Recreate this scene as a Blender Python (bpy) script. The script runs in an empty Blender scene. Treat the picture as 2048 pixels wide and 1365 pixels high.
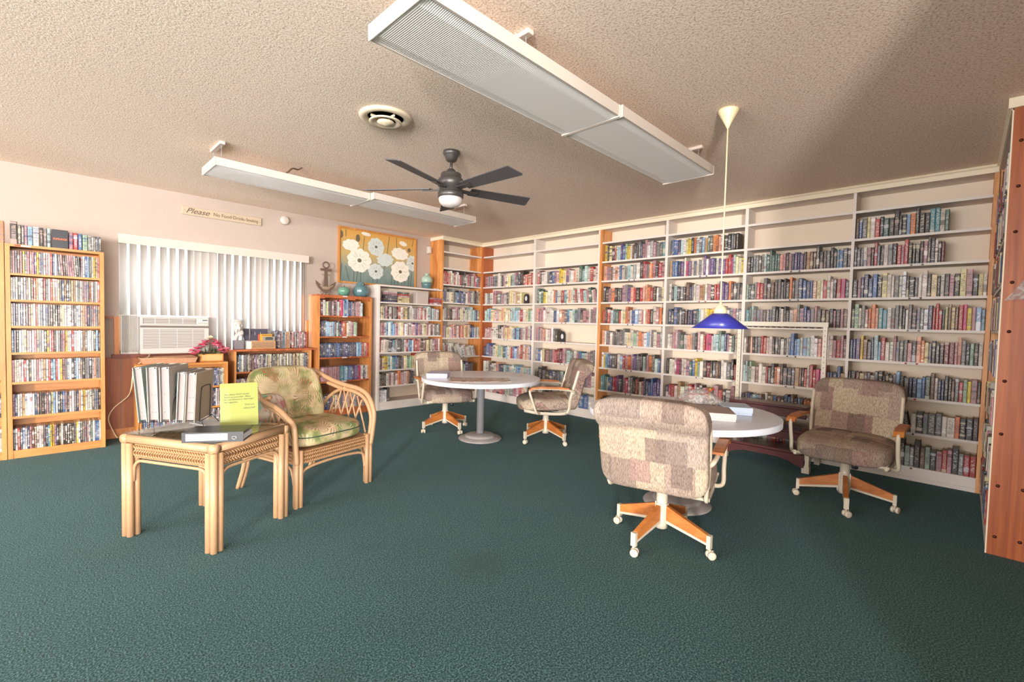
import bpy, math, random
from mathutils import Matrix, Vector
random.seed(7)
PI = math.pi
S = bpy.context.scene
COL = S.collection

# ------------------------------------------------------------ camera, world, lights
def rot_cam(yaw, pitch, roll):
    f = Vector((math.cos(pitch)*math.cos(yaw), math.cos(pitch)*math.sin(yaw), math.sin(pitch)))
    r = Vector((math.sin(yaw), -math.cos(yaw), 0)); u = r.cross(f)
    c, s = math.cos(roll), math.sin(roll)
    return Matrix((c*r+s*u, -s*r+c*u, -f)).transposed()
cd = bpy.data.cameras.new('camera'); cam = bpy.data.objects.new('camera', cd); COL.objects.link(cam)
cam.matrix_world = Matrix.Translation((-4.9119, -5.7886, 1.1901)) @ rot_cam(0.7740, -0.0380, 0.0241).to_4x4()
cd.sensor_fit = 'HORIZONTAL'; cd.sensor_width = 36; cd.lens = 927.03/2048*36; cd.clip_start = 0.02
S.camera = cam
S.view_settings.view_transform = 'Standard'; S.view_settings.look = 'None'
S.view_settings.exposure = 0.53; S.view_settings.gamma = 1.0; S.view_settings.use_curve_mapping = False
S.cycles.use_denoising = True; S.cycles.max_bounces = 10; S.cycles.diffuse_bounces = 6
S.cycles.sample_clamp_indirect = 6.0; S.cycles.caustics_reflective = False; S.cycles.caustics_refractive = False
wd = bpy.data.worlds.new('world'); S.world = wd; wd.use_nodes = True
bg = wd.node_tree.nodes['Background']; bg.inputs[0].default_value = (0.80, 0.90, 1.0, 1); bg.inputs[1].default_value = 2.0

def area(name, loc, d, sx, sy, power, col):
    l = bpy.data.lights.new(name, 'AREA'); l.shape = 'RECTANGLE'; l.size = sx; l.size_y = sy
    l.energy = power; l.color = col
    o = bpy.data.objects.new(name, l); COL.objects.link(o); o.location = loc
    o.rotation_euler = Vector(d).to_track_quat('-Z', 'Y').to_euler(); return o
# daylight from back window, side window and doorway; the rear lamp is added fill
area('window_daylight', (-3.50, 1.00, 1.50), (0, -1, 0.0), 3.2, 2.2, 75, (0.94, 0.98, 1.0))
area('side_window_daylight', (-11.4, -3.6, 1.30), (1, 0, 0.36), 5.6, 1.8, 430, (1.0, 0.975, 0.95))
area('rear_fill_light', (-7.6, -12.4, 1.30), (0.34, 1, 0.46), 6.4, 1.8, 860, (1.0, 0.97, 0.945))  # broad fill lamp added behind the camera, set at an unseen rear opening
area('doorway_daylight', (-11.2, -9.80, 1.10), (0.90, 0.43, 0.34), 0.60, 1.9, 850, (1.0, 0.96, 0.92))

# ------------------------------------------------------------ helpers
def lin(c):
    return tuple(((x/255)/12.92 if x/255 <= 0.04045 else ((x/255+0.055)/1.055)**2.4) for x in c)
class MB:
    """collects shapes; build() links them as ONE mesh object"""
    def __init__(s): s.v=[]; s.f=[]; s.m=[]; s.s=[]; s.M=Matrix.Identity(4)
    def add(s, vs, fs, m=0, smooth=False):
        b=len(s.v); s.v += [tuple(s.M @ Vector(v)) for v in vs]
        for f in fs: s.f.append(tuple(b+i for i in f)); s.m.append(m); s.s.append(smooth)
    def box(s, x0,x1,y0,y1,z0,z1,m=0):
        s.add([(x0,y0,z0),(x1,y0,z0),(x1,y1,z0),(x0,y1,z0),(x0,y0,z1),(x1,y0,z1),(x1,y1,z1),(x0,y1,z1)],
              [(3,2,1,0),(4,5,6,7),(0,1,5,4),(1,2,6,5),(2,3,7,6),(3,0,4,7)],m)
    def bbox(s, x0,x1,y0,y1,z0,z1,b=0.004,m=0):
        """box with chamfered vertical and horizontal edges"""
        vs=[];
        for z,i in ((z0,b),(z0+b,0),(z1-b,0),(z1,b)):
            vs+=[(x0+b+i*0.6,y0+i,z),(x1-b-i*0.6,y0+i,z),(x1-i,y0+b+i*0.6,z),(x1-i,y1-b-i*0.6,z),(x1-b-i*0.6,y1-i,z),(x0+b+i*0.6,y1-i,z),(x0+i,y1-b-i*0.6,z),(x0+i,y0+b+i*0.6,z)]
        fs=[tuple(range(7,-1,-1)),tuple(range(24,32))]
        for k in range(3):
            for j in range(8):
                a=k*8+j; c=k*8+(j+1)%8; fs.append((a,c,c+8,a+8))
        s.add(vs,fs,m)
    def prism(s, poly, a0, a1, axis='z', m=0):
        def P(p,a):
            return {'z':(p[0],p[1],a),'y':(p[0],a,p[1]),'x':(a,p[0],p[1])}[axis]
        n=len(poly); vs=[P(p,a0) for p in poly]+[P(p,a1) for p in poly]
        fs=[tuple(range(n-1,-1,-1)),tuple(range(n,2*n))]+[(i,(i+1)%n,n+(i+1)%n,n+i) for i in range(n)]
        s.add(vs,fs,m)
    def lathe(s, prof, n=24, c=(0,0,0), m=0, smooth=True, sx=1, sy=1):
        vs=[];fs=[]
        for r,z in prof:
            for i in range(n):
                a=2*PI*i/n; vs.append((c[0]+r*sx*math.cos(a),c[1]+r*sy*math.sin(a),c[2]+z))
        for k in range(len(prof)-1):
            for i in range(n):
                j=(i+1)%n; fs.append((k*n+i,k*n+j,(k+1)*n+j,(k+1)*n+i))
        if prof[0][0]>1e-5: fs.append(tuple(range(n-1,-1,-1)))
        if prof[-1][0]>1e-5: fs.append(tuple(range((len(prof)-1)*n,len(prof)*n)))
        s.add(vs,fs,m,smooth)
    def tube(s, path, r=0.01, n=8, closed=False, m=0, smooth=True, flat=1.0):
        P=[Vector(p) for p in path]; N=len(P)
        R=r if isinstance(r,(list,tuple)) else [r]*N
        T=[]
        for i in range(N):
            a=P[(i-1)%N] if (closed or i>0) else P[i]; b=P[(i+1)%N] if (closed or i<N-1) else P[i]
            t=(b-a); T.append(t.normalized() if t.length>1e-9 else Vector((0,0,1)))
        up=Vector((0,0,1)) if abs(T[0].z)<0.95 else Vector((1,0,0))
        nrm=(up-T[0]*up.dot(T[0])).normalized(); vs=[];fs=[]
        for i in range(N):
            nrm=(nrm-T[i]*nrm.dot(T[i])); nrm=nrm.normalized() if nrm.length>1e-9 else T[i].orthogonal().normalized()
            bn=T[i].cross(nrm)
            for k in range(n):
                a=2*PI*(k+0.5)/n; vs.append(tuple(P[i]+nrm*(math.cos(a)*R[i]*flat)+bn*(math.sin(a)*R[i])))
        for i in range(N if closed else N-1):
            j=(i+1)%N
            for k in range(n):
                l=(k+1)%n; fs.append((i*n+k,i*n+l,j*n+l,j*n+k))
        if not closed: fs.append(tuple(range(n-1,-1,-1))); fs.append(tuple(range((N-1)*n,N*n)))
        s.add(vs,fs,m,smooth)
    def blob(s, sx,sy,sz, e=4.0, k=8, fn=None, m=0, c=(0,0,0)):
        """rounded cushion: cube grid pulled onto a superellipsoid, then shaped by fn"""
        idx={}; vs=[]; fs=[]
        def gv(i,j,l):
            key=(i,j,l)
            if key in idx: return idx[key]
            p=[2*i/k-1,2*j/k-1,2*l/k-1]
            nn=(abs(p[0])**e+abs(p[1])**e+abs(p[2])**e)**(1/e)
            q=[p[0]/nn*sx,p[1]/nn*sy,p[2]/nn*sz]
            if fn: q=fn(*q)
            idx[key]=len(vs); vs.append((q[0]+c[0],q[1]+c[1],q[2]+c[2])); return idx[key]
        for a in range(k):
            for b in range(k):
                fs.append((gv(a,b,0),gv(a,b+1,0),gv(a+1,b+1,0),gv(a+1,b,0)))
                fs.append((gv(a,b,k),gv(a+1,b,k),gv(a+1,b+1,k),gv(a,b+1,k)))
                fs.append((gv(a,0,b),gv(a+1,0,b),gv(a+1,0,b+1),gv(a,0,b+1)))
                fs.append((gv(a,k,b),gv(a,k,b+1),gv(a+1,k,b+1),gv(a+1,k,b)))
                fs.append((gv(0,a,b),gv(0,a,b+1),gv(0,a+1,b+1),gv(0,a+1,b)))
                fs.append((gv(k,a,b),gv(k,a+1,b),gv(k,a+1,b+1),gv(k,a,b+1)))
        s.add(vs,fs,m,True)
    def mesh(s,name):
        me=bpy.data.meshes.new(name); me.from_pydata(s.v,[],s.f)
        me.polygons.foreach_set('material_index',s.m); me.polygons.foreach_set('use_smooth',s.s); me.update(); return me
    def build(s,name,mats,parent=None,loc=None,rz=0.0):
        me=s.mesh(name)
        for m in (mats if isinstance(mats,(list,tuple)) else [mats]): me.materials.append(m)
        o=bpy.data.objects.new(name,me); COL.objects.link(o)
        if parent: o.parent=parent
        if loc is not None: o.location=loc
        if rz: o.rotation_euler=(0,0,rz)
        return o
def tag(o,label=None,cat=None,group=None,kind=None):
    for k,v in (('label',label),('category',cat),('group',group),('kind',kind)):
        if v: o[k]=v
    return o
def thing(name,label,cat,loc=(0,0,0),rz=0,group=None):
    o=bpy.data.objects.new(name,None); COL.objects.link(o); o.location=loc; o.rotation_euler=(0,0,rz)
    o.empty_display_size=0.05
    return tag(o,label,cat,group)
def struct(name,mb,mats): return tag(mb.build(name,mats),kind='structure')
def part(name,fn,mats,parent,**k):
    mb=MB(); fn(mb); return mb.build(name,mats,parent,**k)
def pbox(name,mats,parent,*b,bev=0):
    mb=MB(); (mb.bbox(*b,b=bev) if bev else mb.box(*b)); return mb.build(name,mats,parent)
def arc(c,r,a0,a1,n,ax=(1,0,0),ay=(0,0,1)):
    c=Vector(c);ax=Vector(ax);ay=Vector(ay)
    return [tuple(c+ax*(r*math.cos(a0+(a1-a0)*i/n))+ay*(r*math.sin(a0+(a1-a0)*i/n))) for i in range(n+1)]
def spline(pts,n=6):
    P=[Vector(p) for p in pts]; out=[]
    for i in range(len(P)-1):
        p0=P[max(i-1,0)];p1=P[i];p2=P[i+1];p3=P[min(i+2,len(P)-1)]
        for k in range(n):
            t=k/n; out.append(tuple(0.5*((2*p1)+(p2-p0)*t+(2*p0-5*p1+4*p2-p3)*t*t+(3*p1-p0-3*p2+p3)*t**3)))
    out.append(tuple(P[-1])); return out
def lettering(txt,size,mat,parent,M,shear=0.0,sx=1.0,depth=0.0004,align='LEFT',name='lettering',offset=0.0):
    cu=bpy.data.curves.new('t','FONT'); cu.body=txt; cu.size=size; cu.extrude=depth; cu.align_x=align; cu.shear=shear; cu.offset=offset
    to=bpy.data.objects.new('t',cu); COL.objects.link(to)
    dg=bpy.context.evaluated_depsgraph_get(); me=bpy.data.meshes.new_from_object(to.evaluated_get(dg))
    bpy.data.objects.remove(to)
    me.transform(M @ Matrix.Diagonal((sx,1,1,1))); me.materials.clear(); me.materials.append(mat)
    o=bpy.data.objects.new(name,me); COL.objects.link(o); o.parent=parent; return o
FACE_A=Matrix.Rotation(PI/2,4,'X')       # text upright in the local x-z plane, read from -y

# ------------------------------------------------------------ materials
def newmat(name):
    m=bpy.data.materials.new(name); m.use_nodes=True; nt=m.node_tree; return m,nt,nt.nodes['Principled BSDF']
def N(nt,t,**k):
    n=nt.nodes.new(t)
    for a,b in k.items():
        if a.startswith('i_'): n.inputs[int(a[2:]) if a[2:].isdigit() else a[2:].replace('_',' ')].default_value=b
        else: setattr(n,a,b)
    return n
def plain(name,rgb,rough=0.6,metal=0.0,noise=0.0,nscale=30,bump=0.0,spec=0.5,trans=0.0,coat=0.0):
    m,nt,b=newmat(name); c=(*lin(rgb),1); b.inputs['Base Color'].default_value=c
    b.inputs['Roughness'].default_value=rough; b.inputs['Metallic'].default_value=metal
    b.inputs['Specular IOR Level'].default_value=spec; b.inputs['Transmission Weight'].default_value=trans
    b.inputs['Coat Weight'].default_value=coat
    if noise or bump:
        tc=N(nt,'ShaderNodeTexCoord'); no=N(nt,'ShaderNodeTexNoise'); no.inputs['Scale'].default_value=nscale; no.inputs['Detail'].default_value=4
        nt.links.new(tc.outputs['Object'],no.inputs['Vector'])
        if noise:
            mx=N(nt,'ShaderNodeMix',data_type='RGBA'); mx.inputs[6].default_value=tuple(x*(1-noise) for x in c[:3])+(1,); mx.inputs[7].default_value=tuple(min(1,x*(1+noise)) for x in c[:3])+(1,)
            nt.links.new(no.outputs['Fac'],mx.inputs[0]); nt.links.new(mx.outputs[2],b.inputs['Base Color'])
        if bump:
            bp=N(nt,'ShaderNodeBump'); bp.inputs['Strength'].default_value=bump; bp.inputs['Distance'].default_value=0.004
            nt.links.new(no.outputs['Fac'],bp.inputs['Height']); nt.links.new(bp.outputs[0],b.inputs['Normal'])
    return m
def ramp(nt,stops,interp='LINEAR'):
    r=N(nt,'ShaderNodeValToRGB'); r.color_ramp.interpolation=interp; e=r.color_ramp.elements
    while len(e)<len(stops): e.new(0.5)
    for i,(p,c) in enumerate(stops): e[i].position=p; e[i].color=(*lin(c),1)
    return r
def wood(name,c1,c2,sc=(14,14,1.2),rough=0.45,knots=True):
    m,nt,b=newmat(name); tc=N(nt,'ShaderNodeTexCoord'); mp=N(nt,'ShaderNodeMapping'); mp.inputs['Scale'].default_value=sc
    nt.links.new(tc.outputs['Object'],mp.inputs[0])
    n1=N(nt,'ShaderNodeTexNoise'); n1.inputs['Scale'].default_value=1.6; n1.inputs['Detail'].default_value=6; n1.inputs['Distortion'].default_value=0.8
    n2=N(nt,'ShaderNodeTexNoise'); n2.inputs['Scale'].default_value=9; n2.inputs['Detail'].default_value=3
    nt.links.new(mp.outputs[0],n1.inputs['Vector']); nt.links.new(mp.outputs[0],n2.inputs['Vector'])
    ad=N(nt,'ShaderNodeMath',operation='MULTIPLY_ADD'); ad.inputs[1].default_value=0.35; nt.links.new(n2.outputs['Fac'],ad.inputs[0]); nt.links.new(n1.outputs['Fac'],ad.inputs[2])
    mid=tuple((a+c)//2 for a,c in zip(c1,c2))
    r=ramp(nt,[(0.48,c1),(0.66,mid),(0.86,c2)]); nt.links.new(ad.outputs[0],r.inputs[0]); nt.links.new(r.outputs[0],b.inputs['Base Color'])
    b.inputs['Roughness'].default_value=rough; return m

# plaster, popcorn ceiling, carpet
M_wall=plain('painted_wall',(180,163,151),0.8,noise=0.03,nscale=6,bump=0.15)
def popcorn():
    m,nt,b=newmat('popcorn_ceiling'); tc=N(nt,'ShaderNodeTexCoord')
    vo=N(nt,'ShaderNodeTexNoise'); vo.inputs['Scale'].default_value=100; vo.inputs['Detail'].default_value=5; vo.inputs['Roughness'].default_value=0.65; vo.inputs['Distortion'].default_value=0.4
    nt.links.new(tc.outputs['Object'],vo.inputs['Vector'])
    r=ramp(nt,[(0.36,(206,180,160)),(0.48,(250,226,206)),(0.62,(254,240,222))]); nt.links.new(vo.outputs['Fac'],r.inputs[0]); nt.links.new(r.outputs[0],b.inputs['Base Color'])
    bp=N(nt,'ShaderNodeBump'); bp.inputs['Strength'].default_value=0.8; bp.inputs['Distance'].default_value=0.007
    nt.links.new(vo.outputs['Fac'],bp.inputs['Height']); nt.links.new(bp.outputs[0],b.inputs['Normal']); b.inputs['Roughness'].default_value=0.95; return m
def carpet():
    m,nt,b=newmat('green_carpet'); tc=N(nt,'ShaderNodeTexCoord')
    n1=N(nt,'ShaderNodeTexNoise'); n1.inputs['Scale'].default_value=150; n1.inputs['Detail'].default_value=3
    n2=N(nt,'ShaderNodeTexNoise'); n2.inputs['Scale'].default_value=1.3; n2.inputs['Detail'].default_value=3
    nt.links.new(tc.outputs['Object'],n1.inputs['Vector']); nt.links.new(tc.outputs['Object'],n2.inputs['Vector'])
    r=ramp(nt,[(0.36,(16,35,37)),(0.5,(47,75,76)),(0.64,(88,119,119))]); nt.links.new(n1.outputs['Fac'],r.inputs[0])
    mx=N(nt,'ShaderNodeMix',data_type='RGBA',blend_type='MULTIPLY'); mx.inputs[0].default_value=0.5
    r2=ramp(nt,[(0.3,(214,216,214)),(0.7,(255,255,255))]); nt.links.new(n2.outputs['Fac'],r2.inputs[0])
    nt.links.new(r.outputs[0],mx.inputs[6]); nt.links.new(r2.outputs[0],mx.inputs[7])
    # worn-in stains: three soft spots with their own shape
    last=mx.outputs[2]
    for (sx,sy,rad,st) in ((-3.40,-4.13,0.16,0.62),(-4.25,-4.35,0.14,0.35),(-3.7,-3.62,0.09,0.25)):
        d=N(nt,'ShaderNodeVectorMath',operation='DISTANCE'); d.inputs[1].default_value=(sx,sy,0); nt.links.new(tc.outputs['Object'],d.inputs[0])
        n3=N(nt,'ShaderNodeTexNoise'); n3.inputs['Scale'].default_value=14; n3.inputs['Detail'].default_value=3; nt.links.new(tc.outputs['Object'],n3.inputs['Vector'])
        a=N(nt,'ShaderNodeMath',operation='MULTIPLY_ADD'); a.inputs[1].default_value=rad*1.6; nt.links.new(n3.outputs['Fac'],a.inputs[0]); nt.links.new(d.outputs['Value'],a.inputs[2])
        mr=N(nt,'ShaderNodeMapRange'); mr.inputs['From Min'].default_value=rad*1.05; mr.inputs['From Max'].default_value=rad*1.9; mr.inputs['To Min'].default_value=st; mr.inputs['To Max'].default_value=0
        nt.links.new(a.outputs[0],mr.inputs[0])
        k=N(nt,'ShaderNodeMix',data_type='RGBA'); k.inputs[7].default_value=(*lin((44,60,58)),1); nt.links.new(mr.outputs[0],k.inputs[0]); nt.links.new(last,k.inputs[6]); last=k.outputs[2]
    nt.links.new(last,b.inputs['Base Color'])
    bp=N(nt,'ShaderNodeBump'); bp.inputs['Strength'].default_value=0.7; bp.inputs['Distance'].default_value=0.006
    nt.links.new(n1.outputs['Fac'],bp.inputs['Height']); nt.links.new(bp.outputs[0],b.inputs['Normal']); b.inputs['Roughness'].default_value=1.0; b.inputs['Specular IOR Level'].default_value=0.1; b.inputs['Sheen Weight'].default_value=0.16; b.inputs['Sheen Roughness'].default_value=0.5; b.inputs['Sheen Tint'].default_value=(0.6,0.95,1,1)
    return m
M_ceil=popcorn(); M_carpet=carpet()
M_white=plain('white_shelf_paint',(218,208,200),0.55,noise=0.02,nscale=5)
M_back=plain('cream_back_board',(224,208,188),0.7,noise=0.03,nscale=3)
M_crown=plain('cream_crown_paint',(232,218,192),0.55)
M_orange=wood('honey_wood',(190,122,66),(228,166,106))
M_pine=wood('pine_case_wood',(180,114,54),(210,146,80),rough=0.4)
M_pineh=wood('pine_board_wood',(180,114,54),(210,146,80),sc=(1.2,14,14),rough=0.4)
M_red=wood('reddish_panel_wood',(150,78,44),(186,104,62),sc=(10,10,0.6))
M_knotty=wood('knotty_orange_wood',(176,108,54),(220,152,88),sc=(9,9,1.2))
M_brownback=wood('brown_back_wood',(120,74,42),(160,104,62),sc=(1.5,8,8))
M_endpanel=wood('end_panel_wood',(138,64,24),(182,98,44),sc=(16,16,0.5))
M_wain=wood('wainscot_wood',(138,78,44),(176,104,62),sc=(8,8,0.5))
M_casing=wood('window_casing_wood',(190,116,60),(218,146,84))
M_sill=plain('red_sill_wood',(120,62,44),0.5,noise=0.1)
M_dark=plain('dark_red_wood',(88,50,50),0.22,noise=0.18,nscale=9)
M_oak=wood('oak_inlay',(160,88,36),(198,126,62),sc=(3,3,9))
M_cream=plain('cream_metal',(206,194,174),0.35)
M_grey=plain('silver_column_metal',(172,172,178),0.42,metal=0.35,noise=0.12,nscale=14)
M_iron=plain('worn_grey_iron',(158,152,150),0.5,noise=0.22,nscale=18)
M_lam=plain('white_laminate',(250,244,238),0.09,noise=0.02,nscale=5,spec=0.9)
M_edge=plain('white_table_edge',(226,230,240),0.3)
M_bronze=plain('dark_bronze',(84,80,78),0.4,metal=0.5)
M_blade=plain('grey_fan_blade',(78,76,78),0.5,noise=0.08,nscale=40)
M_opal=plain('opal_glass',(214,206,200),0.3)
M_fix=plain('fixture_white',(204,192,180),0.45)
M_vent=plain('vent_cream',(222,206,180),0.45)
M_darkhole=plain('vent_dark',(70,48,36),0.9)
M_black=plain('black_plastic',(46,46,50),0.4)
M_wire=plain('black_wire',(36,36,40),0.4,metal=0.5)
M_ac=plain('ac_cream_plastic',(190,184,178),0.45)
M_acd=plain('ac_shade_and_button_grey',(104,92,86),0.6)  # dark tone puts the shade of groove and recesses into the colour; buttons share it
M_paper=plain('white_paper',(206,203,202),0.7)
M_ink=plain('brown_ink',(92,72,52),0.7)
M_inkd=plain('dark_ink',(72,72,66),0.7)
M_signw=plain('sign_cream',(186,166,142),0.6)
M_blue=plain('blue_enamel_shade',(52,54,150),0.3)
M_shadein=plain('pale_shade_inside',(190,190,214),0.5)
M_creamp=plain('cream_plastic',(236,218,176),0.45)
M_green=plain('lime_paper',(160,166,84),0.55)
M_rattan=plain('pale_rattan',(180,142,106),0.45,noise=0.12,nscale=22,bump=0.2)
M_rattan_d=plain('rattan_weave',(166,126,88),0.5,noise=0.2,nscale=60,bump=0.3)
M_piping=plain('dark_green_piping',(52,74,56),0.7)
M_page=plain('page_block',(214,200,176),0.85,noise=0.08,nscale=200)
M_tile=plain('red_tag',(150,70,60),0.6)
M_bluebox=plain('pale_blue_box',(176,192,212),0.4)
M_lavbox=plain('lavender_box',(184,184,212),0.4)
M_teal=plain('teal_glaze',(98,144,124),0.15,noise=0.1,nscale=20)
M_slate=plain('slate_blue_glaze',(86,118,122),0.2,noise=0.25,nscale=25)
M_celadon=plain('celadon_glaze',(158,180,164),0.2,noise=0.1,nscale=30)
M_rust=plain('aged_anchor_metal',(112,90,78),0.6,metal=0.3,noise=0.3,nscale=60)
M_rope=plain('pale_rope',(160,138,116),0.8)
M_stone=plain('grey_stone',(186,180,172),0.6,noise=0.15,nscale=40)
M_slateb=plain('slate_base',(124,118,122),0.5)
M_chrome=plain('chrome',(200,200,200),0.2,metal=1.0)
M_foil=plain('screw_brown',(74,34,20),0.4,metal=0.3)
def blind():
    m,nt,b=newmat('translucent_vane'); b.inputs['Base Color'].default_value=(*lin((214,206,200)),1); b.inputs['Roughness'].default_value=0.6
    tr=N(nt,'ShaderNodeBsdfTranslucent'); tr.inputs[0].default_value=(*lin((236,226,212)),1); mx=N(nt,'ShaderNodeMixShader'); mx.inputs[0].default_value=0.035
    nt.links.new(b.outputs[0],mx.inputs[1]); nt.links.new(tr.outputs[0],mx.inputs[2]); nt.links.new(mx.outputs[0],nt.nodes['Material Output'].inputs[0]); return m
M_vane=blind()
def glassy(name,tint,rough=0.03,fac=0.14,bump=0.0):
    m,nt,b=newmat(name); nt.nodes.remove(b); t=N(nt,'ShaderNodeBsdfTransparent'); t.inputs[0].default_value=(*tint,1); g=N(nt,'ShaderNodeBsdfGlossy'); g.inputs['Roughness'].default_value=rough
    fr=N(nt,'ShaderNodeFresnel'); fr.inputs[0].default_value=1.5; ad=N(nt,'ShaderNodeMath',operation='ADD'); ad.inputs[1].default_value=fac; ad.use_clamp=True; nt.links.new(fr.outputs[0],ad.inputs[0]); ge=N(nt,'ShaderNodeNewGeometry'); iv=N(nt,'ShaderNodeMath',operation='SUBTRACT'); iv.inputs[0].default_value=1.0; nt.links.new(ge.outputs['Backfacing'],iv.inputs[1]); ml=N(nt,'ShaderNodeMath',operation='MULTIPLY'); nt.links.new(ad.outputs[0],ml.inputs[0]); nt.links.new(iv.outputs[0],ml.inputs[1]); ad=ml
    mx=N(nt,'ShaderNodeMixShader'); nt.links.new(ad.outputs[0],mx.inputs[0]); nt.links.new(t.outputs[0],mx.inputs[1]); nt.links.new(g.outputs[0],mx.inputs[2]); nt.links.new(mx.outputs[0],nt.nodes['Material Output'].inputs[0])
    if bump:
        no=N(nt,'ShaderNodeTexNoise'); no.inputs['Scale'].default_value=45; bp=N(nt,'ShaderNodeBump'); bp.inputs['Strength'].default_value=bump; bp.inputs['Distance'].default_value=0.01
        nt.links.new(no.outputs['Fac'],bp.inputs['Height']); nt.links.new(bp.outputs[0],g.inputs['Normal'])
    return m
M_glass=glassy('window_glass',(0.97,0.99,0.98),fac=0.0)
M_tglass=glassy('table_glass',(0.93,0.97,0.95),fac=0.18)
def cloudy():
    m,nt,b=newmat('cloudy_plastic_film'); b.inputs['Base Color'].default_value=(*lin((196,190,186)),1); b.inputs['Roughness'].default_value=0.22
    tc=N(nt,'ShaderNodeTexCoord'); no=N(nt,'ShaderNodeTexNoise'); no.inputs['Scale'].default_value=42; no.inputs['Detail'].default_value=4; nt.links.new(tc.outputs['Object'],no.inputs['Vector'])
    bp=N(nt,'ShaderNodeBump'); bp.inputs['Strength'].default_value=1.0; bp.inputs['Distance'].default_value=0.012; nt.links.new(no.outputs['Fac'],bp.inputs['Height']); nt.links.new(bp.outputs[0],b.inputs['Normal'])
    t=N(nt,'ShaderNodeBsdfTransparent'); mr=N(nt,'ShaderNodeMapRange'); mr.inputs['From Min'].default_value=0.4; mr.inputs['From Max'].default_value=0.65; mr.inputs['To Min'].default_value=0.22; mr.inputs['To Max'].default_value=0.75; nt.links.new(no.outputs['Fac'],mr.inputs[0])
    mx=N(nt,'ShaderNodeMixShader'); nt.links.new(mr.outputs[0],mx.inputs[0]); nt.links.new(t.outputs[0],mx.inputs[1]); nt.links.new(b.outputs[0],mx.inputs[2]); nt.links.new(mx.outputs[0],nt.nodes['Material Output'].inputs[0]); return m
M_bag=cloudy()
def diffuser():
    m,nt,b=newmat('ribbed_diffuser'); b.inputs['Base Color'].default_value=(*lin((240,236,232)),1); b.inputs['Roughness'].default_value=0.3
    tc=N(nt,'ShaderNodeTexCoord'); w=N(nt,'ShaderNodeTexWave'); w.bands_direction='X'; w.inputs['Scale'].default_value=38; nt.links.new(tc.outputs['Object'],w.inputs['Vector'])
    bp=N(nt,'ShaderNodeBump'); bp.inputs['Strength'].default_value=0.35; bp.inputs['Distance'].default_value=0.003; nt.links.new(w.outputs['Fac'],bp.inputs['Height']); nt.links.new(bp.outputs[0],b.inputs['Normal']); return m
M_diff=diffuser()
def mathn(nt,op,a,b=None,c=None):
    n=N(nt,'ShaderNodeMath',operation=op)
    for i,x in enumerate((a,b,c)):
        if x is None: continue
        if isinstance(x,(int,float)): n.inputs[i].default_value=x
        else: nt.links.new(x,n.inputs[i])
    return n.outputs[0]
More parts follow.
